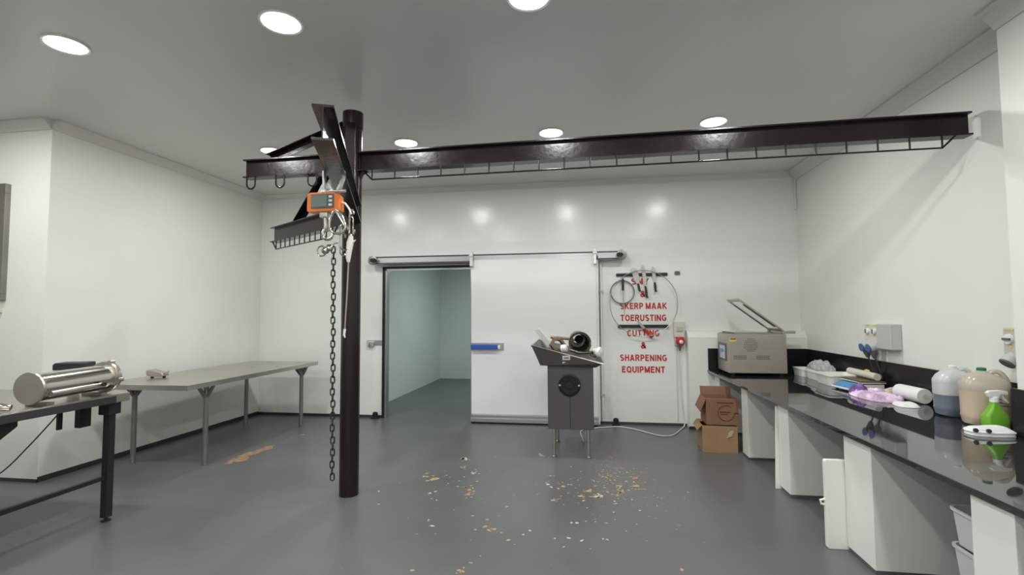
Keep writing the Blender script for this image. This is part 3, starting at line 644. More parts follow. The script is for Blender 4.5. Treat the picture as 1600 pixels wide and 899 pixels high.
# tray: front panel polygon, leaning; rim tilted down to the right
TF, TB = GY0 - 0.10, GY1 + 0.02
def tray_ring(zoff, ins):
    pts = [(-0.612 + ins, TF + ins, 1.236 + zoff), (0.16 - ins, TF + ins, 1.050 + zoff), (0.16 - ins, TB - ins, 1.085 + zoff), (-0.612 + ins, TB - ins, 1.262 + zoff)]
    return pts
bm = bm_new()
lo_pts = [(-0.525, GY0 - 0.03, 1.018), (0.088, GY0 - 0.03, 1.000), (0.088, GY1, 1.000), (-0.525, GY1, 1.018)]
hi = tray_ring(0, 0); hin = tray_ring(0.0, 0.012)
lov = [bm.verts.new(p) for p in lo_pts]; hv = [bm.verts.new(p) for p in hi]; hiv = [bm.verts.new(p) for p in hin]; liv = [bm.verts.new((p[0] * 0.97, p[1] + (0.02 if p[1] < 5.9 else -0.02), p[2] + 0.012 + (0.10 if p[0] < -0.2 else 0))) for p in lo_pts]
bm.faces.new(lov[::-1])
for k in range(4):
    q = (k + 1) % 4
    bm.faces.new((lov[k], lov[q], hv[q], hv[k])); bm.faces.new((hv[k], hv[q], hiv[q], hiv[k])); bm.faces.new((hiv[k], hiv[q], liv[q], liv[k]))
bm.faces.new(liv)
tray = obj('tray', bm, M['mincer_steel'], gm)
bm = bm_new(); add_tube(bm, tray_ring(0.004, 0.0), 0.011, n=8, closed=True); obj('tray_rim', bm, M['steel'], tray, smooth=True)
for z0, z1, m in ((1.085, 1.135, 'white_pl'), (1.03, 1.065, 'white_pl')):
    yy = TF + (1.236 - (z0 + z1) / 2) / 0.22 * 0.07 - 0.02
    bm = bm_new()
    def fy(z): return TF + (1.14 - z) / 0.14 * (GY0 - 0.03 - TF) - 0.002
    ps = [(-0.275, z0), (-0.19, z0), (-0.19, z1), (-0.275, z1)]
    add_prism(bm, [(x, fy(z) - 0.006, z) for x, z in ps], (0, -0.001, 0), (0, 0.004, 0)); st = obj('sticker', bm, M[m], tray)
    bm = bm_new(); add_box(bm, (-0.232, fy((z0+z1)/2) - 0.0085, (z0 + z1) / 2), (0.05 if z0 > 1.05 else 0.03, 0.003, 0.018 if z0 < 1.05 else 0.01)); obj('print', bm, M['ink'] if z0 > 1.05 else M['dkgrey_pl'], st)
bm = bm_new(); add_tube(bm, [(-0.06, 6.0, 0.33), (-0.10, 5.98, 0.26), (-0.06, 5.97, 0.215), (0.0, 6.0, 0.25), (0.02, 6.1, 0.33)], 0.006, n=8); obj('power_lead', bm, M['grey_pl'], gm, smooth=True)

# loose parts lying in the tray
def tz(x, y): return 1.05 + (0.16 - x) / 0.772 * 0.20 + (y - TF) / (TB - TF) * 0.03     # rim plane
o = bm_new(); ca = math.atan2(0.19, -0.155)
poly = [(-0.60, 5.62, 1.41), (-0.545, 5.62, 1.428), (-0.395, 5.70, 1.235), (-0.455, 5.70, 1.20)]
add_prism(o, poly, (0, -0.008, 0), (0, 0.008, 0))
single(obj('white_paddle', o, M['white_pl'], bev=0.003), 'white flat plastic paddle leaning out of the mincer tray to the left', 'paddle')
mh = thing('mincer_head', 'dark hollow cast metal mincer barrel lying with its mouth to the front', 'mincer part', (-0.09, 5.85, 1.18))
bm = bm_new(); add_lathe(bm, [(0.115, 0), (0.125, -0.005), (0.128, 0.02), (0.112, 0.03), (0.105, 0.06), (0.098, 0.30), (0.07, 0.34), (0.055, 0.34), (0.085, 0.30), (0.092, 0.05), (0.103, 0.0), (0.115, 0)], n=36, axis=(-0.10, 0.95, 0.10), origin=(-0.085, 5.62, 1.262), cap=False); obj('barrel', bm, M['olive'], mh, smooth=True)
bm = bm_new(); add_lathe(bm, [(0.05, 0), (0.05, 0.01)], n=20, axis=(-0.10, 0.95, 0.10), origin=(-0.10, 5.90, 1.29)); obj('inner_end', bm, M['hole'], mh)
bm = bm_new(); add_tube(bm, [(0.0, 5.64, 1.17), (0.03, 5.63, 1.23), (0.028, 5.64, 1.28)], [0.014, 0.012, 0.010], n=8); add_tube(bm, [(-0.20, 5.60, 1.185), (-0.09, 5.585, 1.155), (0.04, 5.60, 1.155)], [0.016, 0.018, 0.014], n=10); obj('clamp_lug', bm, M['olive'], mh, smooth=True)
rg = thing('locking_ring', 'brownish metal locking ring in the tray left of the dark barrel', 'mincer part', (-0.35, 5.70, 1.20))
bm = bm_new(); add_lathe(bm, [(0.05, 0), (0.078, 0), (0.082, 0.03), (0.078, 0.06), (0.05, 0.06), (0.05, 0)], n=28, axis=(0.35, -0.9, 0.2), origin=(-0.35, 5.70, 1.232), cap=False); obj('ring', bm, M['brass'], rg, smooth=True)
for k in range(6):
    a = 2 * PI * k / 6; s_, t_ = frame_of((0.35, -0.9, 0.2)); c = Vector((-0.35, 5.70, 1.232)) + 0.08 * (math.cos(a) * s_ + math.sin(a) * t_) + 0.03 * Vector((0.35, -0.9, 0.2)).normalized()
    bm = bm_new(); add_lathe(bm, [(0.014, -0.025), (0.014, 0.025)], n=10, axis=(0.35, -0.9, 0.2), origin=c); obj('lug', bm, M['brass'], rg, smooth=True)
wc = bm_new(); add_lathe(wc, [(0.03, -0.035), (0.042, -0.03), (0.042, 0.03), (0.03, 0.035)], n=20, axis=(1, -0.2, 0.1), origin=(-0.262, 5.575, 1.205)); single(obj('white_spacer', wc, M['white_pl'], smooth=True), 'white round spacer between the brown ring and dark barrel in the tray', 'mincer part')
pu = thing('meat_pusher', 'white mushroom-ended meat pusher at the right edge of the mincer tray', 'pusher', (0.07, 5.62, 1.14))
bm = bm_new(); add_lathe(bm, [(0.01, -0.03), (0.045, -0.028), (0.058, -0.005), (0.05, 0.02), (0.02, 0.03)], n=24, axis=(0.8, -0.5, -0.1), origin=(0.125, 5.545, 1.168)); obj('knob', bm, M['white_pl'], pu, smooth=True)
bm = bm_new(); add_tube(bm, [(0.11, 5.56, 1.172), (0.075, 5.60, 1.18)], 0.028, n=14); obj('handle', bm, M['cream_pl'], pu, smooth=True)
fe = bm_new(); rr = rc
add_tube(fe, [(-0.46, 6.20, 1.30), (-0.2, 6.22, 1.275), (0.02, 6.22, 1.235)], 0.018, n=10); single(obj('feed_worm', fe, M['brass'], smooth=True), 'thin brown metal shaft lying at the back of the mincer tray', 'mincer part')
nb = bm_new(); add_lathe(nb, [(0.02, -0.04), (0.038, -0.03), (0.038, 0.03), (0.02, 0.04)], n=18, axis=(0.6, 0.3, -0.3), origin=(0.07, 5.80, 1.125)); single(obj('steel_sleeve', nb, M['chrome'], smooth=True), 'short shiny steel sleeve in the tray behind the white pusher', 'mincer part')

# ================================================================== WALL LETTERING, KNIVES, SWITCH
WY = D - 0.002
lb = thing('wall_lettering', 'bold red capital lettering in two languages on the white wall panel', 'lettering', (0.80, WY, 1.4))
tx = [('SNY', 2.052, 0.765, 0.25), ('&', 1.87, 0.80, 0.075), ('SKERP', 1.697, 0.637, 0.325), ('MAAK', 1.697, 0.983, 0.295), ('TOERUSTING', 1.525, 0.80, 0.645),
      ('CUTTING', 1.305, 0.795, 0.455), ('&', 1.130, 0.795, 0.075), ('SHARPENING', 0.952, 0.79, 0.655), ('EQUIPMENT', 0.785, 0.785, 0.60)]
for s, z, x, wd_ in tx:
    b_, W = text_bm(s, 0.092)
    for v in b_.verts: v.co = Vector((x + v.co.x * wd_ / W, WY - v.co.z, z + v.co.y))
    obj('text_line', b_, M['red'], lb)
def bandsaw(name, cx, cz, r, y, rad, m, lab):
    b_ = bm_new(); add_tube(b_, [(cx + r * math.cos(2 * PI * k / 72), y, cz + r * 1.0 * math.sin(2 * PI * k / 72)) for k in range(72)], rad, n=6, closed=True)
    return single(obj(name, b_, m, smooth=True), lab, 'ring')
M['sawsteel'] = mat('saw_blade_steel', (0.42, 0.42, 0.41), 0.35, 0.6)
b_ = bm_new(); N = 96; prof = [(0.0, 0.004), (0.0, -0.012)]
bandsaw('bandsaw_blade', 0.797, 1.735, 0.472, D - 0.0705, 0.0055, M['sawsteel'], 'large thin steel band-saw blade loop hung around the red lettering')
# two magnetic knife bars
kb = bm_new(); bx(kb, 0.425, 1.145, D - 0.03, D, 2.128, 2.172)
single(obj('knife_rack', kb, M['black'], bev=0.008), 'upper black magnetic knife bar holding three knives', 'knife bar')
kb = bm_new(); bx(kb, 0.44, 1.145, D - 0.03, D, 1.382, 1.428)
single(obj('knife_rack', kb, M['black'], bev=0.008), 'lower black magnetic knife bar with the red-handled knife', 'knife bar')
bandsaw('coiled_blade', 0.508, 1.90, 0.166, D - 0.0295, 0.010, mat('grey_coil', (0.22, 0.22, 0.22), 0.4, 0.3), 'small dark coiled ring hanging at the left end of the upper knife bar')
ss = thing('sharpening_steel', 'sharpening steel with black handle hanging inside the small ring', 'sharpening steel', (0.515, D - 0.03, 1.9))
bm = bm_new(); add_tube(bm, [(0.515, D - 0.042, 2.14), (0.515, D - 0.055, 2.095), (0.515, D - 0.062, 2.085), (0.515, D - 0.062, 2.07), (0.515, D - 0.062, 1.92)], [0.005, 0.005, 0.012, 0.018, 0.015], n=12); obj('handle', bm, M['black'], ss, smooth=True)
bm = bm_new(); add_tube(bm, [(0.515, D - 0.062, 1.92), (0.522, D - 0.062, 1.74), (0.53, D - 0.062, 1.57)], [0.008, 0.007, 0.004], n=8); obj('shaft', bm, M['steel'], ss, smooth=True)
def knife(x, z, wd, bl, hl, tilt, lab):
    t = thing('knife', lab, 'knife', (x, D - 0.036, z), group='knives on the magnetic bars')
    ct, st_ = math.cos(tilt), math.sin(tilt)
    def rp(a, b): return (a * ct + b * st_, 0, -a * st_ + b * ct)
    bm = bm_new(); add_prism(bm, [rp(a, b) for a, b in ((-wd * .5, bl), (-wd * .1, bl + 0.015), (wd * .45, bl - 0.02), (wd * .5, 0.06), (wd * .18, 0), (-wd * .2, 0), (-wd * .5, 0.07))], (0, -0.002, 0), (0, 0.002, 0)); obj('blade', bm, M['blade'], t, local=True)
    bm = bm_new(); add_prism(bm, [rp(a, b) for a, b in ((-0.013, 0.005), (0.013, 0.005), (0.018, -hl * .4), (0.014, -hl * .8), (0.022, -hl), (-0.012, -hl), (-0.016, -hl * .5))], (0, -0.011, 0), (0, 0.008, 0)); obj('handle', bm, M['black'], t, local=True, bev=0.003)
knife(0.73, 2.015, 0.085, 0.235, 0.115, -0.22, 'knife with the widest blade, leftmost of three on the upper bar')
knife(0.835, 1.975, 0.05, 0.30, 0.165, -0.10, 'knife with the longest handle, middle of three on the upper bar')
knife(0.965, 2.03, 0.05, 0.22, 0.135, -0.08, 'knife with slim blade, rightmost of three on the upper bar')
rk = thing('boning_knife', 'knife with red handle slanting across the lower knife bar', 'knife', (0.80, D - 0.04, 1.38))
bm = bm_new(); add_prism(bm, [(0.70, D - 0.036, 1.485), (0.755, D - 0.036, 1.40), (0.81, D - 0.036, 1.355), (0.83, D - 0.036, 1.375), (0.785, D - 0.036, 1.425), (0.735, D - 0.036, 1.47)], (0, -0.002, 0), (0, 0.002, 0)); obj('blade', bm, M['blade'], rk)
bm = bm_new(); add_tube(bm, [(0.80, D - 0.04, 1.372), (0.845, D - 0.04, 1.325), (0.885, D - 0.04, 1.275), (0.915, D - 0.04, 1.245)], [0.016, 0.022, 0.02, 0.024], n=12); obj('handle', bm, M['redpl'], rk, smooth=True)
sm = bm_new(); add_prism(sm, [(1.283 + a, D, 2.164 + b) for a, b in rrect(0.075, 0.055, 0.018)], (0, -0.02, 0), (0, 0, 0)); single(obj('wall_sensor', sm, M['dkgrey_pl'], bev=0.004), 'tiny dark grey rounded box on the wall right of the upper knife bar', 'sensor')
# isolator with red plug
iso = thing('plug_isolator', 'cream wall isolator with a red plug below the knife bars', 'switch box', (1.27, D, 1.3))
bm = bm_new(); bx(bm, 1.21, 1.355, D - 0.07, D, 1.25, 1.475); obj('housing', bm, M['cream_pl'], iso, bev=0.008)
bm = bm_new(); bx(bm, 1.245, 1.325, D - 0.085, D - 0.07, 1.335, 1.40); obj('switch_lever', bm, M['grey_pl'], iso, bev=0.004)
bm = bm_new(); bx(bm, 1.222, 1.35, D - 0.055, D, 1.13, 1.25); obj('socket_base', bm, M['grey_pl'], iso, bev=0.008)
bm = bm_new(); add_lathe(bm, [(0.06, 0), (0.062, 0.05), (0.05, 0.065), (0.03, 0.065), (0.028, 0.05)], n=28, axis=(0.1, -1, -0.15), origin=(1.287, D - 0.055, 1.20)); pl = obj('plug', bm, M['redpl'], iso, smooth=True)
bm = bm_new(); add_lathe(bm, [(0.028, 0), (0.026, 0.03), (0.012, 0.04)], n=18, axis=(0.1, -1, -0.15), origin=(1.292, D - 0.115, 1.19)); obj('plug_core', bm, M['white_pl'], pl, smooth=True)
bm = bm_new(); add_tube(bm, [(1.287, D - 0.07, 1.15), (1.285, D - 0.06, 1.06)], [0.026, 0.012], n=14); obj('gland', bm, M['dkgrey_pl'], iso, smooth=True)
bm = bm_new(); add_tube(bm, [(1.245, D - 0.012, 1.14), (1.245, D - 0.012, 0.06)], 0.008, n=8); obj('conduit', bm, M['cable'], iso, smooth=True)
fc = bm_new(); pts = [(1.285, D - 0.055, 1.06), (1.29, D - 0.03, 0.7), (1.31, D - 0.03, 0.3), (1.335, D - 0.03, 0.09), (1.31, 7.22, 0.014), (1.22, 7.02, 0.009), (1.14, 6.83, 0.009), (1.06, 6.70, 0.009), (0.96, 6.655, 0.009), (0.86, 6.71, 0.009), (0.74, 6.85, 0.009), (0.62, 6.99, 0.009), (0.50, 7.08, 0.009), (0.40, 7.12, 0.009), (0.25, 7.06, 0.009), (0.10, 7.00, 0.009), (-0.1, 6.80, 0.009), (-0.08, 6.4, 0.009), (-0.06, 6.15, 0.03), (-0.05, 6.08, 0.20), (-0.05, 6.08, 0.31)]
def smooth_path(pts, n=6):
    P = [Vector(p) for p in pts]; out = []
    for i in range(len(P) - 1):
        p0 = P[max(i-1, 0)]; p1 = P[i]; p2 = P[i+1]; p3 = P[min(i+2, len(P)-1)]
        for k in range(n):
            t = k / n; out.append(0.5 * ((2*p1) + (p2-p0)*t + (2*p0-5*p1+4*p2-p3)*t*t + (3*p1-p0-3*p2+p3)*t**3))
    out.append(P[-1])
    return out
add_tube(fc, [Vector((p.x, p.y, max(p.z, 0.009))) for p in smooth_path(pts)], 0.0075, n=8); single(obj('power_cable', fc, M['cable'], smooth=True), 'white cable dropping from the red plug and snaking over the floor', 'cable')

# isolators on the right wall above the counter
def right_iso(y0, y1, x, name, lab, m):
    pass
ib = thing('double_isolator', 'grey double socket box with two blue plugs on the right wall', 'switch box', (R, 5.35, 1.3))
bm = bm_new(); bx(bm, R - 0.075, R, 5.335, 5.585, 1.255, 1.475); obj('switch_housing', bm, M['cream_pl'], ib, bev=0.008)
bm = bm_new(); bx(bm, R - 0.10, R, 5.105, 5.335, 1.235, 1.478); obj('cover_box', bm, M['grey_pl'], ib, bev=0.008)
for y in (5.52, 5.40):
    bm = bm_new(); add_lathe(bm, [(0.030, 0), (0.028, 0.02), (0.012, 0.024)], n=18, axis=(-1, 0, 0), origin=(R - 0.075, y, 1.40)); kn = obj('knob', bm, M['white_pl'], ib, smooth=True)
    bm = bm_new(); bx(bm, R - 0.105, R - 0.097, y - 0.007, y + 0.007, 1.38, 1.42); obj('pointer', bm, M['dkgrey_pl'], kn)
    bm = bm_new(); bx(bm, R - 0.078, R - 0.0745, y - 0.03, y + 0.03, 1.452, 1.465); obj('yellow_strip', bm, M['yellow'], ib)
    bm = bm_new(); add_tube(bm, [(R - 0.03, y, 1.27), (R - 0.10, y, 1.245), (R - 0.135, y, 1.235)], [0.045, 0.045, 0.04], n=18); sk = obj('socket', bm, M['grey_pl'], ib, smooth=True)
    bm = bm_new(); add_lathe(bm, [(0.036, 0), (0.041, 0.006), (0.041, 0.014), (0.02, 0.016)], n=20, axis=(-0.95, 0, -0.15), origin=(R - 0.136, y, 1.235)); obj('collar', bm, M['bluegrey'], sk, smooth=True)
    bm = bm_new(); add_tube(bm, [(R - 0.10, y, 1.21), (R - 0.09, y, 1.17), (R - 0.085, y, 1.13)], [0.036, 0.03, 0.014], n=14); pg = obj('plug', bm, M['dkgrey_pl'], ib, smooth=True)
    bm = bm_new(); add_tube(bm, smooth_path([(R - 0.085, y, 1.14), (R - 0.065, y - 0.005, 1.08), (R - 0.045, y - 0.01, 1.0), (R - 0.035, y - 0.02, 0.93)], 5), 0.007, n=8); obj('lead', bm, M['darkcable'], pg, smooth=True)
ni = thing('single_isolator', 'narrow grey rotary isolator with a hanging socket near the right edge of the photo', 'switch box', (R, 3.84, 1.35))
NY0, NY1, NF, NM = 3.785, 3.895, R - 0.06, 3.84
bm = bm_new(); bx(bm, NF, R, NY0, NY1, 1.255, 1.482); obj('housing', bm, M['grey_pl'], ni, bev=0.01)
bm = bm_new(); add_lathe(bm, [(0.036, 0), (0.034, 0.014), (0.012, 0.018)], n=22, axis=(-1, 0, 0), origin=(NF, NM, 1.405)); kn = obj('knob', bm, M['white_pl'], ni, smooth=True)
bm = bm_new(); bx(bm, NF - 0.026, NF - 0.014, NM - 0.03, NM + 0.03, 1.397, 1.413); obj('pointer', bm, M['dkgrey_pl'], kn)
bm = bm_new(); bx(bm, NF - 0.002, NF + 0.001, 3.805, 3.875, 1.462, 1.474); obj('yellow_strip', bm, M['yellow'], ni)
bm = bm_new(); bx(bm, NF - 0.002, NF + 0.001, 3.82, 3.845, 1.345, 1.362); obj('yellow_tag', bm, M['yellow'], ni)
bm = bm_new(); add_tube(bm, [(NF + 0.03, NM, 1.285), (NF - 0.005, NM, 1.26), (NF - 0.02, NM, 1.242)], [0.042, 0.045, 0.043], n=20); sk = obj('socket', bm, M['grey_pl'], ni, smooth=True)
bm = bm_new(); add_lathe(bm, [(0.043, 0), (0.047, 0.006), (0.043, 0.014), (0.02, 0.015)], n=20, axis=(-0.65, 0, -0.75), origin=(NF - 0.018, NM, 1.244)); obj('socket_lid', bm, M['dkgrey_pl'], sk, smooth=True)

# ================================================================== COUNTER
CZ = 0.81
TOPZ = CZ
def ex(y): return 1.617 + (7.2 - y) * 0.0142       # front edge line
ct = thing('granite_counter', 'long black polished granite counter on white piers along the right wall', 'counter', (2.2, 4.0, 0))
bm = bm_new()
add_prism(bm, [(ex(PY), PY - 0.002, CZ), (R - 0.002, PY - 0.002, CZ), (R - 0.002, YN + 0.001, CZ), (RN - 0.002, YN + 0.001, CZ), (RN - 0.002, 0.2, CZ), (ex(0.2), 0.2, CZ)], (0, 0, -0.032), (0, 0, 0)); obj('worktop', bm, M['granite'], ct, bev=0.003)
def piece(*b):
    bm = bm_new(); bx(bm, *b); return bm
SZ = 1.105
obj('splashback', piece(ex(PY) + 0.01, R - 0.022, PY - 0.022, PY - 0.003, CZ + 0.001, SZ), M['splash'], ct)
obj('splashback', piece(R - 0.022, R - 0.002, YN + 0.025, PY - 0.02, CZ + 0.001, SZ), M['splash'], ct)
obj('splashback', piece(RN - 0.022, R - 0.022, YN + 0.003, YN + 0.024, CZ + 0.001, SZ), M['splash'], ct)
obj('splashback', piece(RN - 0.022, RN - 0.002, 0.2, YN + 0.002, CZ + 0.001, SZ), M['splash'], ct)
for y0, y1 in ((6.86, PY - 0.004), (5.72, 5.93), (4.62, 4.845), (3.36, 3.685), (2.33, 2.565), (0.9, 1.2)):
    x1 = R - 0.004 if y0 > YN else RN - 0.004
    if y0 < YN < y1: x1 = RN - 0.004
    pr = obj('pier', piece(1.705, x1, y0, y1, 0.03, CZ - 0.033), M['wall'], ct, bev=0.003)
    obj('toe_strip', piece(1.712, x1, y0 + 0.006, y1 - 0.006, 0.0, 0.03), M['floor'], pr)

CZ = TOPZ + 0.0015      # things stand a hair above the stone
# vacuum packing machine
MX0, MX1, MY0, MY1, MZ0, MZ1 = 1.735, 2.415, 6.50, 7.02, CZ + 0.03, 1.325
vp = thing('vacuum_packer', 'stainless steel chamber vacuum packing machine with raised lid on the counter end', 'vacuum packer', (2.07, 6.76, CZ))
obj('body', piece(MX0, MX1, MY0, MY1, MZ0, MZ1), M['steel_brushed'], vp, bev=0.008)
obj('deck', piece(MX0 + 0.02, MX1 - 0.05, MY0 + 0.02, MY1 - 0.02, MZ1, MZ1 + 0.006), M['steel_dull'], vp)
obj('seal_bar', piece(MX0 + 0.05, MX0 + 0.09, MY0 + 0.05, MY1 - 0.05, MZ1 + 0.006, MZ1 + 0.02), M['dkgrey_pl'], vp)
for x in (MX0 + 0.06, MX1 - 0.06):
    for y in (MY0 + 0.05, MY1 - 0.05):
        bm = bm_new(); add_lathe(bm, [(0.024, 0.0), (0.027, 0.031)], n=16, origin=(x, y, CZ)); obj('foot', bm, M['blackrub'], vp, smooth=True)
bz = obj('control_panel', piece(MX0 - 0.012, MX0, 6.60, 6.95, 0.985, 1.205), M['dkgrey_pl'], vp, bev=0.008)
obj('display', piece(MX0 - 0.015, MX0 - 0.011, 6.625, 6.86, 1.01, 1.175), M['bluewhite'], bz)
for k in range(3): obj('key', piece(MX0 - 0.017, MX0 - 0.0145, 6.66 + 0.06 * k, 6.70 + 0.06 * k, 1.09, 1.13), M['blue_label'], bz)
lg = obj('warning_label', piece(1.755, 1.83, MY0 - 0.002, MY0 + 0.001, 1.235, 1.275), M['yellow'], vp)
obj('label_band', piece(1.76, 1.825, MY0 - 0.003, MY0 - 0.0015, 1.258, 1.270), M['black'], lg)
bm = bm_new()
for j in range(8):
    for i in range(8):
        if (i - 3.5) ** 2 + (j - 3.5) ** 2 < 16.5:
            add_lathe(bm, [(0.0065, 0), (0.0065, 0.003)], n=8, axis=(0, -1, 0), origin=(1.995 + (i - 3.5) * 0.021 + (j % 2) * 0.006, MY0 - 0.0005, 1.19 + (j - 3.5) * 0.021))
obj('vent_holes', bm, M['dkgrey_pl'], vp)
for cx in (1.87, 2.14):
    bm = bm_new()
    for j in range(4):
        for i in range(7): bx(bm, cx - 0.077 + i * 0.022, cx - 0.061 + i * 0.022, MY0 - 0.003, MY0, 1.015 + j * 0.013, 1.022 + j * 0.013)
    obj('louvre', bm, M['dkgrey_pl'], vp)
# raised lid
hinge = Vector((MX1 - 0.03, 0, MZ1 + 0.03)); tip = Vector((1.865, 0, 1.755)); dv = (tip - hinge); ln = dv.length; dv.normalize(); nv = Vector((dv.z, 0, -dv.x))
if nv.z < 0: nv = -nv
def lid_pt(s, y, n): q = hinge + dv * s + nv * n; return Vector((q.x, y, q.z))
bm = bm_new()
def lid_bar(s0, s1, y0, y1, n0=0.0, n1=0.02):
    P = [lid_pt(s0, y0, n0), lid_pt(s1, y0, n0), lid_pt(s1, y1, n0), lid_pt(s0, y1, n0)]
    add_prism(bm, P, (0, 0, 0), nv * (n1 - n0))
lid_bar(0, ln, MY0, MY0 + 0.035, 0, 0.02); lid_bar(0, ln, MY1 - 0.035, MY1, 0, 0.02); lid_bar(0, 0.04, MY0 + 0.035, MY1 - 0.035); lid_bar(ln - 0.04, ln, MY0 + 0.035, MY1 - 0.035)
lid = obj('lid_frame', bm, M['steel_brushed'], vp, bev=0.003)
bm = bm_new(); lid_bar(0.04, ln - 0.04, MY0 + 0.035, MY1 - 0.035, 0.006, 0.014); obj('lid_window', bm, M['acrylic'], lid)
bm = bm_new(); lid_bar(0.10, ln - 0.10, MY0 + 0.05, MY0 + 0.075, -0.008, 0.004); obj('seal_strip', bm, M['dkgrey_pl'], lid)
bm = bm_new(); lid_bar(0.10, ln - 0.10, MY1 - 0.075, MY1 - 0.05, -0.008, 0.004); obj('seal_strip', bm, M['dkgrey_pl'], lid)
for y in (MY0 + 0.02, MY1 - 0.02):
    bm = bm_new(); add_tube(bm, [(MX1 - 0.03, y - 0.018, MZ1 + 0.02), (MX1 - 0.03, y + 0.018, MZ1 + 0.02)], 0.02, n=14); obj('hinge', bm, M['steel'], vp, smooth=True)
obj('hinge_arm', piece(MX1 - 0.02, MX1 + 0.27, MY1 - 0.10, MY1 - 0.05, MZ1 - 0.01, MZ1 + 0.025), M['steel_brushed'], vp, bev=0.006)

# tubs
def tub(name, cx, cy, lx, ly, hh, rz, lab, m='tub', z0=CZ, group='white plastic tubs on the counter'):
    t = thing(name, lab, 'tub', (cx, cy, z0), rz, group)
    bm = bm_new()
    prof = [(0.86, 0.0), (0.97, hh - 0.012), (1.03, hh - 0.012), (1.03, hh), (0.94, hh), (0.83, 0.008)]
    rings = [[bm.verts.new((x * s, y * s, z)) for x, y in rrect(lx, ly, min(lx, ly) * 0.16)] for s, z in prof]
    for A, B in zip(rings, rings[1:]):
        n = len(A)
        for k in range(n): bm.faces.new((A[k], A[(k+1) % n], B[(k+1) % n], B[k]))
    bm.faces.new(rings[0][::-1]); bm.faces.new(rings[-1])
    o = obj('shell', bm, M[m], t, local=True, smooth=True)
    return t
tub('plastic_tub', 2.64, 6.60, 0.16, 0.30, 0.095, 0.0, 'small white tub nearest the vacuum packer')
tub('plastic_tub', 2.66, 6.26, 0.17, 0.30, 0.095, 0.0, 'white tub second from the vacuum packer, under the clear bag edge')
tub('plastic_tub', 2.69, 5.86, 0.36, 0.38, 0.115, 0.0, 'largest white tub on the counter, behind the blue scale')
cb = bm_new(); grid_blob(cb, (2.755, 6.42, CZ + 0.098), (0.185, 0.50, 0.075), nx=40, ny=40, seed=4, bumpy=0.6); crumple(cb, 0.045, 16, 4, CZ + 0.098); single(obj('plastic_bag', cb, M['clear'], smooth=True), 'crumpled clear plastic bag lying over the white tubs by the wall', 'bag')
# price scale
sc_ = thing('counter_scale', 'white kitchen scale with blue keypad beside the large tub', 'scale', (2.672, 5.45, CZ), 0.10)
bm = bm_new(); add_prism(bm, [(-0.16, -0.17, 0.012), (-0.16, -0.17, 0.03), (-0.05, -0.17, 0.075), (0.15, -0.17, 0.075), (0.15, -0.17, 0.012)], (0, 0, 0), (0, 0.34, 0)); obj('base', bm, M['white_pl'], sc_, local=True, bev=0.006)
bm = bm_new(); add_prism(bm, [(-0.155, -0.155, 0.0325), (-0.052, -0.155, 0.0745), (-0.052, 0.155, 0.0745), (-0.155, 0.155, 0.0325)], (0, 0, 0.0), (-0.001, 0, 0.003)); obj('keypad', bm, M['blue_label'], sc_, local=True)
bm = bm_new(); bx(bm, -0.06, 0.16, -0.18, 0.18, 0.085, 0.095); obj('platform', bm, M['cream_pl'], sc_, local=True, bev=0.003)
bm = bm_new(); bx(bm, -0.03, 0.10, -0.05, 0.05, 0.07, 0.086); obj('spider', bm, M['dkgrey_pl'], sc_, local=True)
for x in (-0.12, 0.12):
    for y in (-0.13, 0.13):
        bm = bm_new(); add_lathe(bm, [(0.014, 0), (0.014, 0.014)], n=12, origin=(x, y, 0)); obj('foot', bm, M['blackrub'], sc_, local=True, smooth=True)
tr_ = bm_new(); bx(tr_, 2.62, 2.845, 5.28, 5.66, CZ + 0.099, CZ + 0.107); single(obj('brown_strip_tray', tr_, M['wood'], bev=0.002), 'thin dark brown tray lying on the kitchen scale platform', 'tray')
rl = bm_new(); add_tube(rl, [(2.775, 5.80, CZ + 0.155), (2.79, 5.32, CZ + 0.146)], 0.035, n=18); single(obj('film_roll', rl, M['cream_pl'], smooth=True), 'cream cylinder lying between the large tub and the brown tray', 'roll')
yb = bm_new(); grid_blob(yb, (2.853, 5.62, CZ + 0.110), (0.042, 0.12, 0.09), nx=10, ny=10, seed=9, bumpy=0.4); single(obj('yellow_sponge', yb, M['yellow'], smooth=True), 'small yellow lump behind the brown tray by the black splashback', 'sponge')
# purple packet and rest
pk = thing('purple_packet', 'shiny purple and white plastic packet flopped in front of the scale', 'packet', (2.585, 5.0, CZ))
bm = bm_new(); grid_blob(bm, (2.585, 4.98, CZ), (0.29, 0.52, 0.06), nx=44, ny=44, seed=11, bumpy=0.5, rot=0.05); crumple(bm, 0.035, 13, 11, CZ); obj('wrapper', bm, M['purple'], pk, smooth=True)
bm = bm_new(); grid_blob(bm, (2.535, 5.15, CZ + 0.022), (0.14, 0.16, 0.07), nx=24, ny=24, seed=13, bumpy=0.8, rot=0.8); crumple(bm, 0.03, 22, 5, CZ + 0.022); obj('folded_corner', bm, M['violet'], pk, smooth=True)
wp = bm_new(); grid_blob(wp, (2.62, 4.60, CZ), (0.17, 0.22, 0.035), nx=14, ny=14, seed=17, bumpy=0.5, rot=-0.2); single(obj('white_packet', wp, M['paper'], smooth=True), 'flat white packet between the purple packet and the jugs', 'packet')
pr = thing('paper_roll', 'white paper towel roll lying by the splashback behind the purple packet', 'roll', (2.79, 4.95, CZ))
bm = bm_new(); add_lathe(bm, [(0.02, 0), (0.062, 0.0), (0.064, 0.01), (0.064, 0.30), (0.062, 0.31), (0.02, 0.31)], n=28, axis=(-0.06, 1, 0), origin=(2.812, 4.68, CZ + 0.066)); obj('sheet', bm, M['paper'], pr, smooth=True)
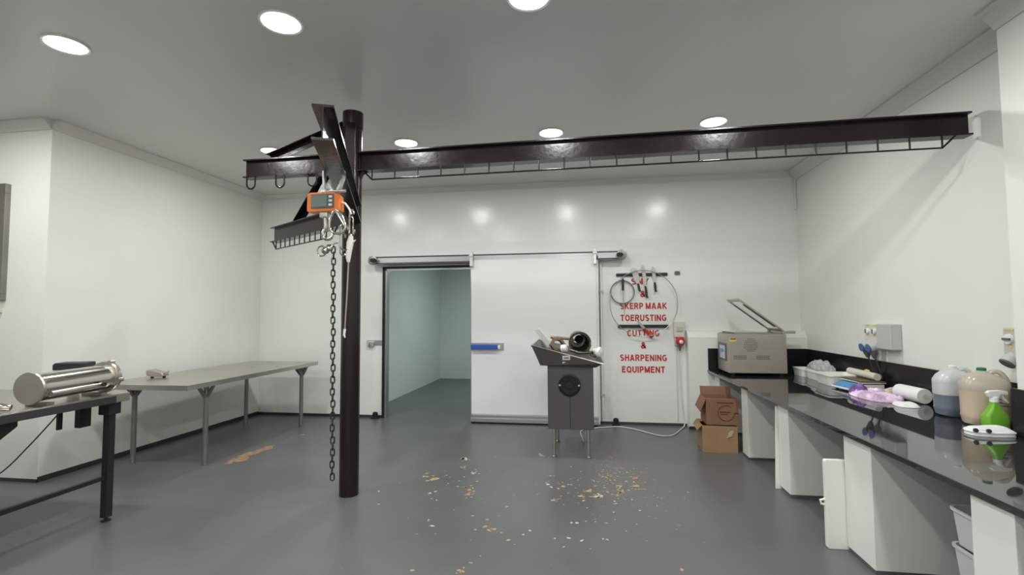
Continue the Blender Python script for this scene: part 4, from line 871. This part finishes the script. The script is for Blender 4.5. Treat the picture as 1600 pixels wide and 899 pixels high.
bm = bm_new(); add_lathe(bm, [(0.019, 0), (0.019, 0.316)], n=16, axis=(-0.06, 1, 0), origin=(2.812, 4.677, CZ + 0.066)); obj('core', bm, M['cream_pl'], pr, smooth=True)
bg = bm_new(); grid_blob(bg, (2.805, 5.165, CZ), (0.11, 0.09, 0.07), nx=12, ny=12, seed=21, bumpy=0.6); single(obj('beige_packet', bg, M['beige'], smooth=True), 'small beige packet between the kitchen scale and paper roll', 'packet')

# jugs
def jug(name, cx, cy, rz, lab, body_m, top_m, fill, label=False, cap=True, s=1.0):
    t = thing(name, lab, 'jug', (cx, cy, CZ), rz, 'plastic jugs on the counter')
    FT = fill if label else fill + 0.06 * s
    def ringset(bm, prof, cap0=True, cap1=True):
        rings = [[bm.verts.new((ox + x, y, z)) for x, y in rrect(w_, d_, min(w_, d_) * 0.40, 6)] for (w_, d_, z, ox) in prof]
        for A, B in zip(rings, rings[1:]):
            n = len(A)
            for k in range(n): bm.faces.new((A[k], A[(k+1) % n], B[(k+1) % n], B[k]))
        if cap0: bm.faces.new(rings[0][::-1])
        if cap1: bm.faces.new(rings[-1])
    bm = bm_new(); ringset(bm, [(0.20*s, 0.14*s, 0, 0), (0.235*s, 0.165*s, 0.012*s, 0), (0.25*s, 0.18*s, 0.05*s, 0), (0.255*s, 0.185*s, 0.06*s, 0), (0.25*s, 0.18*s, 0.075*s, 0), (0.255*s, 0.182*s, fill, 0)]); b0 = obj('body', bm, body_m, t, local=True, smooth=True)
    bm = bm_new(); ringset(bm, [(0.257*s, 0.184*s, fill, 0), (0.26*s, 0.185*s, fill + (0.02 if label else 0.09)*s, 0), (0.258*s, 0.18*s, fill + (0.05 if label else 0.11)*s, 0), (0.215*s, 0.155*s, FT + 0.085*s, 0), (0.14*s, 0.12*s, FT + 0.11*s, -0.01), (0.07*s, 0.07*s, FT + 0.125*s, -0.01), (0.05*s, 0.05*s, FT + 0.135*s, -0.01)]); obj('shoulder', bm, top_m, t, local=True, smooth=True)
    bm = bm_new(); add_tube(bm, smooth_path([(0.015, 0, FT + 0.105*s), (0.05*s, 0, FT + 0.13*s), (0.085*s, 0, FT + 0.122*s), (0.11*s, 0, FT + 0.085*s), (0.118*s, 0, FT + 0.05*s)], 5), 0.016*s, n=10); obj('handle', bm, top_m, t, local=True, smooth=True)
    if cap:
        bm = bm_new(); add_lathe(bm, [(0.024*s, 0), (0.026*s, 0.004), (0.026*s, 0.02*s), (0.02*s, 0.024*s)], n=20, origin=(-0.01, 0, FT + 0.132*s)); obj('cap', bm, M['greencap'] if label else M['white_pl'], t, local=True, smooth=True)
    if label:
        bm = bm_new(); yy = -0.0915 * s
        for k, (x0, x1, z) in enumerate(((0.045, 0.075, 0.19), (0.04, 0.062, 0.172), (0.05, 0.095, 0.165), (0.045, 0.10, 0.148))):
            bx(bm, x0 * s, x1 * s, yy - 0.001, yy + 0.002, z, z + 0.005)
        obj('handwriting', bm, M['dkgrey_pl'], b0, local=True)
    return t
jug('plastic_jug', 2.712, 3.895, -0.35, 'beige-filled translucent jug with green cap behind the spray bottle', M['juice'], M['jugtop'], 0.235, True, True, 1.02)
jug('plastic_jug', 2.735, 4.21, -0.1, 'white translucent jug with dark blue-grey liquid behind the beige jug', M['bluejuice'], M['milky'], 0.16, False, True, 1.0)
# spray bottle
sp = thing('spray_bottle', 'green spray bottle with white trigger head in front of the beige jug', 'spray bottle', (2.655, 3.735, CZ))
x_, y_ = 2.655, 3.735
def loft(bm, prof, cx, cy):
    rings = [[bm.verts.new((cx + a, cy + b, z)) for a, b in rrect(w_, d_, min(w_, d_) * 0.3, 5)] for w_, d_, z in prof]
    for A, B in zip(rings, rings[1:]):
        n = len(A)
        for k in range(n): bm.faces.new((A[k], A[(k+1) % n], B[(k+1) % n], B[k]))
    bm.faces.new(rings[0][::-1]); bm.faces.new(rings[-1])
bm = bm_new(); loft(bm, [(0.13, 0.07, CZ), (0.138, 0.076, CZ + 0.008), (0.138, 0.076, CZ + 0.085), (0.125, 0.07, CZ + 0.105), (0.075, 0.06, CZ + 0.135), (0.045, 0.045, CZ + 0.17), (0.04, 0.04, CZ + 0.185)], x_, y_); obj('body', bm, M['green'], sp, smooth=True)
bm = bm_new(); add_lathe(bm, [(0.024, 0), (0.024, 0.03), (0.018, 0.034)], n=20, origin=(x_, y_, CZ + 0.185)); obj('collar', bm, M['white_pl'], sp, smooth=True)
bm = bm_new(); add_prism(bm, [(x_ + a, y_, CZ + z) for a, z in ((-0.035, 0.215), (0.025, 0.215), (0.03, 0.235), (0.075, 0.232), (0.075, 0.255), (0.03, 0.262), (-0.03, 0.258), (-0.048, 0.245))], (0, -0.014, 0), (0, 0.014, 0)); hd_ = obj('spray_head', bm, M['white_pl'], sp, bev=0.004)
bm = bm_new(); add_tube(bm, [(x_ + 0.04, y_, CZ + 0.236), (x_ + 0.055, y_, CZ + 0.205), (x_ + 0.08, y_, CZ + 0.18)], [0.008, 0.009, 0.006], n=10); obj('trigger', bm, M['white_pl'], hd_, smooth=True)
# folded cloth packet
cp = thing('folded_cloth', 'folded white cloth bundle with two black buttons in front of the green spray bottle', 'cloth', (2.55, 3.56, CZ))
bm = bm_new(); grid_blob(bm, (2.522, 3.60, CZ), (0.255, 0.15, 0.062), seed=31, bumpy=0.25, power=5, rot=-0.02); cl = obj('bundle', bm, M['cloth'], cp, smooth=True)
bm = bm_new(); grid_blob(bm, (2.522, 3.60, CZ + 0.022), (0.262, 0.156, 0.02), seed=33, bumpy=0.2, power=6, rot=-0.02); obj('fold', bm, M['cloth'], cl, smooth=True)
for a, b in ((-0.115, -0.058), (-0.052, -0.072)):
    bm = bm_new(); add_lathe(bm, [(0.013, 0), (0.013, 0.012), (0.006, 0.013)], n=14, axis=(-0.3, -1, 0.2), origin=(2.522 + a, 3.60 + b + 0.004, CZ + 0.036)); obj('button', bm, M['black'], cl, smooth=True)
c2 = bm_new(); grid_blob(c2, (2.62, 3.38, CZ), (0.07, 0.14, 0.05), nx=10, ny=12, seed=35, bumpy=0.3, power=5); single(obj('rolled_cloth', c2, M['cloth'], smooth=True), 'small pale cloth cut off by the right edge of the photo', 'cloth')
jb = bm_new(); grid_blob(jb, (2.808, 3.69, CZ), (0.11, 0.12, 0.30), nx=24, ny=24, seed=37, bumpy=0.5, power=3.0); crumple(jb, 0.03, 18, 7, CZ); single(obj('shade_lump', jb, M['clear'], smooth=True), 'pale translucent lump in place of shade on the wall behind the spray bottle', 'bag')  # added lump stands in for shade beside the wall, no bag here

CZ = TOPZ
# ================================================================== UNDER THE COUNTER
def carton(name, x0, x1, y0, y1, z0, z1, m, lab, flaps, rz=0.0):
    t = thing(name, lab, 'box', ((x0 + x1) / 2, (y0 + y1) / 2, z0), rz, 'cardboard boxes under the counter')
    cx, cy = (x0 + x1) / 2, (y0 + y1) / 2; a, b, h_ = (x1 - x0) / 2, (y1 - y0) / 2, z1 - z0; tk = 0.005
    bm = bm_new(); bx(bm, -a, a, -b, b, 0, tk); bx(bm, -a, -a + tk, -b, b, tk, h_); bx(bm, a - tk, a, -b, b, tk, h_); bx(bm, -a + tk, a - tk, -b, -b + tk, tk, h_); bx(bm, -a + tk, a - tk, b - tk, b, tk, h_)
    obj('carton', bm, m, t, local=True)
    for fpts in flaps(a, b, h_):
        n = (Vector(fpts[1]) - Vector(fpts[0])).cross(Vector(fpts[2]) - Vector(fpts[0])).normalized()
        bm = bm_new(); add_prism(bm, fpts, (0, 0, 0), n * 0.004); obj('flap', bm, m, t, local=True)
    return t, a, b, h_
t, a, b, h_ = carton('cardboard_box', 1.30, 1.68, 5.99, 6.37, 0.0, 0.30, M['card'], 'lower light brown cardboard box on the floor under the counter',
    lambda a, b, h: [[(-a, b, h), (a, b, h), (a, b * 0.2, h + 0.004), (-a, b * 0.2, h + 0.004)], [(-a, -b, h), (-a, b, h), (-a - 0.05, b * 0.9, h - 0.06), (-a - 0.05, -b * 0.9, h - 0.06)]], rz=-0.06)
bm = bm_new(); add_prism(bm, [(0.075, -b - 0.001, 0.17), (0.125, -b - 0.001, 0.19), (0.145, -b - 0.001, 0.255), (0.105, -b - 0.001, 0.245)], (0, -0.012, 0), (0, 0, 0)); obj('tape_end', bm, mat('pale_tape', (0.50, 0.38, 0.25), 0.6), t, local=True)
t2, a, b, h_ = carton('cardboard_box', 1.345, 1.695, 6.00, 6.34, 0.31, 0.60, M['card2'], 'upper reddish brown cardboard box with a circular stamp, on another box',
    lambda a, b, h: [[(-a, b, h), (a, b, h), (a, b + 0.02, h + 0.10), (-a, b + 0.02, h + 0.10)], [(-a, -b, h), (-a, b, h), (-a - 0.06, b, h - 0.13), (-a - 0.06, -b * 0.9, h - 0.15)], [(-a, -b, h), (a, -b, h), (a, -b + 0.12, h - 0.012), (-a, -b + 0.12, h - 0.012)]], rz=-0.03)
bm = bm_new(); add_tube(bm, [(0.04 + 0.088 * math.cos(2 * PI * k / 30), -b - 0.0005, 0.135 + 0.088 * math.sin(2 * PI * k / 30)) for k in range(4, 31)], 0.004, n=4)
for x0, x1, z in ((-0.03, 0.09, 0.14), (-0.02, 0.06, 0.115), (-0.06, 0.12, 0.245), (0.13, 0.165, 0.13)): bx(bm, x0, x1, -b - 0.002, -b, z, z + 0.012)
obj('printed_stamp', bm, M['ink'], t2, local=True)
# cutting boards
cut = thing('cutting_board', 'thick white nylon cutting board standing on edge behind the middle pier', 'cutting board', (1.70, 3.71, 0))
bm = bm_new(); add_prism(bm, [(1.583 + a, 3.69, b) for a, b in [(q[0] + 0.20, q[1] + 0.296) for q in rrect(0.40, 0.592, 0.016)]], (0, 0, 0), (0, 0.035, 0)); obj('board', bm, M['cutboard'], cut, bev=0.004)
bm = bm_new(); add_tube(bm, [(1.588, 3.708, 0.285), (1.561, 3.708, 0.292), (1.555, 3.708, 0.315), (1.588, 3.708, 0.325)], 0.008, n=8); obj('loop_handle', bm, M['white_pl'], cut, smooth=True)
wb = bm_new(); add_prism(wb, [(1.668, 4.850, 0.0), (2.05, 4.850, 0.0), (2.07, 4.850, 0.74), (1.688, 4.850, 0.74)], (0, 0, 0), (0, 0.02, 0)); single(obj('leaning_board', wb, M['cutboard'], bev=0.003), 'thin white board leaning behind the second pier in the middle', 'board')
# stacked clear tubs by the near pier
for z0, hh, lab in ((0.0, 0.262, 'clear plastic tub on the floor, bottom of the stack behind the nearest pier'), (0.266, 0.176, 'clear plastic tub, middle of the stack behind the nearest pier'), (0.446, 0.176, 'clear plastic tub, topmost of the stack behind the nearest pier')):
    tub('storage_tub', 1.92, 2.715, 0.27, 0.26, hh, 0, lab, 'milky', z0, 'clear tubs stacked under the counter')

# ================================================================== LONG STEEL TABLE ON THE LEFT
TBX, TBY, TBZ = -4.505, 5.625, 0.90
tb = thing('steel_table', 'long stainless steel work table with round legs along the left wall', 'table', (TBX, TBY, 0), math.radians(1.2))
hw, hl = 0.545, 1.245
bm = bm_new(); bx(bm, -hw, hw, -hl, hl, TBZ - 0.003, TBZ); bx(bm, hw - 0.003, hw, -hl, hl, TBZ - 0.05, TBZ - 0.003); bx(bm, -hw, -hw + 0.003, -hl, hl, TBZ - 0.05, TBZ - 0.003); bx(bm, -hw + 0.003, hw - 0.003, -hl, -hl + 0.003, TBZ - 0.05, TBZ - 0.003); bx(bm, -hw + 0.003, hw - 0.003, hl - 0.003, hl, TBZ - 0.05, TBZ - 0.003)
obj('tabletop', bm, M['steel'], tb, local=True)
bm = bm_new(); bx(bm, -hw + 0.02, hw - 0.02, -hl + 0.02, hl - 0.02, TBZ - 0.03, TBZ - 0.004); obj('under_board', bm, M['dkgrey_pl'], tb, local=True)
for sx in (-1, 1):
    for sy in (-1, 1):
        x, y = sx * 0.43, (-0.85 if sy < 0 else 1.0)
        bm = bm_new(); add_lathe(bm, [(0.026, 0.0), (0.026, TBZ - 0.03)], n=20, origin=(x, y, 0)); lg = obj('leg', bm, M['steel_dull'], tb, local=True, smooth=True)
        for dx, dy in ((1, 0), (-1, 0), (0, 1), (0, -1)):
            if abs(x + dx * 0.12) > hw - 0.005: k_ = 0.085
            else: k_ = 0.12
            bm = bm_new(); add_tube(bm, [(x + dx * 0.02, y + dy * 0.02, TBZ - 0.17), (x + dx * k_, y + dy * k_, TBZ - 0.045)], 0.019, n=8); obj('strut', bm, M['steel_dull'], lg, local=True, smooth=True)
sd = thing('small_dispenser', 'small battered silver metal gadget on the left end of the long table', 'gadget', (-4.80, 4.93, TBZ), 0.1)
bm = bm_new(); add_prism(bm, [(-0.10, 0, 0.025), (-0.105, 0, 0.09), (-0.05, 0, 0.095), (0.02, 0, 0.075), (0.09, 0, 0.06), (0.10, 0, 0.02), (0.0, 0, 0.012)], (0, -0.05, 0), (0, 0.05, 0)); obj('case', bm, M['steel'], sd, local=True, bev=0.012)
bm = bm_new(); add_tube(bm, [(-0.04, -0.03, 0.0), (-0.04, -0.03, 0.03)], 0.016, n=12); obj('foot', bm, M['black'], sd, local=True, smooth=True)
bm = bm_new(); add_tube(bm, [(0.06, 0.02, 0.0), (0.06, 0.02, 0.03)], 0.016, n=12); obj('foot', bm, M['black'], sd, local=True, smooth=True)
bm = bm_new(); add_tube(bm, [(0.09, 0, 0.045), (0.12, 0, 0.06), (0.13, 0.0, 0.075)], 0.01, n=8); obj('spout', bm, M['steel'], sd, local=True, smooth=True)

# ================================================================== FRONT TABLE WITH SAUSAGE FILLER
FZ = 0.985
ft = thing('black_leg_table', 'steel-topped worktable with black square legs in the left foreground', 'table', (-4.3, 2.6, 0))
FX1, FX0, FY1, FY0 = -3.655, -4.95, 3.50, 0.9
bm = bm_new(); bx(bm, FX0, FX1, FY0, FY1, FZ - 0.006, FZ); bx(bm, FX1 - 0.006, FX1, FY0, FY1, FZ - 0.065, FZ - 0.006); bx(bm, FX0, FX1 - 0.006, FY1 - 0.006, FY1, FZ - 0.065, FZ - 0.006); bx(bm, FX0, FX0 + 0.006, FY0, FY1 - 0.006, FZ - 0.065, FZ - 0.006)
obj('tabletop', bm, M['steel'], ft, bev=0.002)
obj('edge_band', piece(FX1, FX1 + 0.004, FY0, FY1 - 0.12, FZ - 0.064, FZ - 0.012), M['edge'], ft)
obj('under_board', piece(FX0 + 0.01, FX1 - 0.01, FY0 + 0.01, FY1 - 0.01, FZ - 0.03, FZ - 0.008), M['black'], ft)
for x in (FX1 - 0.085, FX0 + 0.05):
    for y in (FY1 - 0.09, FY0 + 0.1):
        lg = obj('leg', piece(x - 0.028, x + 0.028, y - 0.028, y + 0.028, 0.03, FZ - 0.03), M['black'], ft, bev=0.004)
        obj('leg_head', piece(x - 0.05, x + 0.05, y - 0.05, y + 0.05, FZ - 0.16, FZ - 0.031), M['black'], lg, bev=0.004)
        bm = bm_new(); add_lathe(bm, [(0.034, 0.0), (0.034, 0.010), (0.012, 0.014), (0.012, 0.04)], n=16, origin=(x, y, 0)); obj('foot', bm, M['black'], lg, smooth=True)
obj('stretcher', piece(FX1 - 0.10, FX1 - 0.07, FY0 + 0.13, FY1 - 0.118, 0.325, 0.355), M['black'], ft)
obj('stretcher', piece(FX0 + 0.035, FX0 + 0.065, FY0 + 0.13, FY1 - 0.118, 0.325, 0.355), M['black'], ft)
bm = bm_new(); add_prism(bm, [(FX1 - 0.10, 2.35, FZ - 0.066), (FX1 - 0.10, 2.76, FZ - 0.066), (FX1 - 0.10, 2.76, FZ - 0.11), (FX1 - 0.10, 2.66, FZ - 0.18), (FX1 - 0.10, 2.35, FZ - 0.19)], (0, 0, 0), (0.03, 0, 0)); obj('gusset', bm, M['black'], ft)
obj('bracket', piece(-3.93, -3.91, 3.165, 3.195, 0.75, FZ - 0.03), M['black'], ft)
obj('bracket', piece(-3.93, -3.88, 3.30, 3.385, 0.735, FZ - 0.03), M['black'], ft)

# sausage filler: chrome barrel lying along the table
A = Vector((-3.735, 2.83, FZ + 0.1255)); B = Vector((-3.80, 3.43, FZ + 0.130)); ax = (B - A).normalized(); LN = (B - A).length
sf = thing('sausage_filler', 'long shiny chrome sausage filler barrel lying on the front left table', 'sausage filler', (A + (B - A) / 2) - Vector((0, 0, 0.119)))
bm = bm_new(); add_lathe(bm, [(0.097, 0), (0.097, LN - 0.03)], n=40, axis=ax, origin=A); obj('barrel', bm, M['chrome'], sf, smooth=True)
bm = bm_new(); add_lathe(bm, [(0.02, -0.012), (0.108, -0.010), (0.112, 0.0), (0.108, 0.012), (0.098, 0.013)], n=40, axis=ax, origin=A); cp_ = obj('end_cap', bm, M['steel'], sf, smooth=True)
bm = bm_new(); add_lathe(bm, [(0.085, 0), (0.120, 0), (0.124, 0.02), (0.118, 0.045), (0.085, 0.045), (0.085, 0)], n=40, axis=ax, origin=A + ax * (LN - 0.035), cap=False); fr_ = obj('flange_ring', bm, M['steel'], sf, smooth=True)
bm = bm_new(); add_lathe(bm, [(0.0844, 0), (0.0844, 0.012)], n=32, axis=ax, origin=A + ax * (LN - 0.02)); obj('piston_plate', bm, M['brass'], fr_, smooth=True)
sd_ = Vector((ax.y, -ax.x, 0)).normalized(); up_ = sd_.cross(ax).normalized()
for k in (0.35, 1.75, -1.7):
    c = A + ax * (LN - 0.012) + 0.122 * (math.cos(k) * up_ + math.sin(k) * sd_)
    bm = bm_new(); add_lathe(bm, [(0.016, -0.02), (0.018, 0.02)], n=12, axis=ax, origin=c); obj('wing_nut', bm, M['steel'], fr_, smooth=True)
side = Vector((ax.y, -ax.x, 0)).normalized()
c0 = A + ax * 0.06 + side * 0.085 - Vector((0, 0, 0.045)); c1 = A + ax * (LN - 0.12) + side * 0.085 - Vector((0, 0, 0.045))
bm = bm_new(); add_tube(bm, [c0, c1], 0.022, n=14); tb_ = obj('guide_tube', bm, M['steel'], sf, smooth=True)
q = A + ax * (LN - 0.16) + side * 0.112 - Vector((0, 0, 0.035)); bm = bm_new(); add_lathe(bm, [(0.014, 0), (0.014, 0.02)], n=12, axis=side, origin=q); obj('stop_button', bm, M['black'], sf, smooth=True)
for f_ in (0.12, 0.82):
    c = A + ax * (LN * f_); bm = bm_new()
    add_box(bm, (c.x, c.y, FZ + 0.011), (0.16, 0.05, 0.019), Matrix.Rotation(math.atan2(-ax.x, ax.y), 3, 'Z')); obj('cradle', bm, M['steel_dull'], sf)
# filler nozzle
nz = thing('filler_nozzle', 'short shiny metal nozzle lying before the barrel end on the table', 'nozzle', (-3.80, 2.75, FZ))
bm = bm_new(); add_tube(bm, [(-3.78, 2.64, FZ + 0.040), (-3.74, 2.66, FZ + 0.036), (-3.69, 2.69, FZ + 0.024)], [0.018, 0.03, 0.021], n=16); obj('cone', bm, M['chrome'], nz, smooth=True)
bm = bm_new(); add_lathe(bm, [(0.038, 0), (0.038, 0.012)], n=20, axis=(0.9, 0.4, 0), origin=(-3.785, 2.638, FZ + 0.0395)); obj('collar', bm, M['steel'], nz, smooth=True)
# flat steel lid behind the barrel
stl = thing('steel_pan', 'flat steel pan lying on the front left table at the frame edge', 'pan', (-4.45, 2.55, FZ))
bm = bm_new(); loft(bm, [(0.40, 0.62, FZ + 0.001), (0.42, 0.64, FZ + 0.035), (0.44, 0.66, FZ + 0.037), (0.44, 0.66, FZ + 0.043), (0.40, 0.62, FZ + 0.043)], -4.47, 2.40); obj('pan', bm, M['steel_dull'], stl, bev=0.0)
# black motor head behind the barrel
bh = thing('motor_head', 'small black box-shaped motor head behind the chrome barrel', 'motor', (-4.05, 3.385, FZ))
bm = bm_new(); add_prism(bm, [(-4.15, 3.34, FZ + 0.19), (-4.15, 3.34, FZ + 0.235), (-4.13, 3.34, FZ + 0.248), (-3.955, 3.43, FZ + 0.246), (-3.95, 3.43, FZ + 0.195)], (0.03, -0.07, 0), (-0.03, 0.07, 0)); obj('hood', bm, M['black'], bh, bev=0.008)
bm = bm_new(); add_tube(bm, [(-4.05, 3.385, FZ + 0.001), (-4.05, 3.385, FZ + 0.20)], 0.04, n=16); obj('stand', bm, M['steel_dull'], bh, smooth=True)
# its cord, trailing over the back of the table to the floor
bm = bm_new(); add_tube(bm, smooth_path([(-4.06, 3.425, FZ + 0.10), (-4.2, 3.49, FZ + 0.03), (-4.3, 3.57, FZ - 0.02), (-4.46, 3.66, 0.86), (-4.75, 3.85, 0.725), (-5.06, 3.85, 0.417), (-5.365, 3.85, 0.157), (-5.7, 3.85, 0.02), (-6.0, 3.9, 0.012)], 6), 0.006, n=8); obj('power_cord', bm, M['darkcable'], bh, smooth=True)
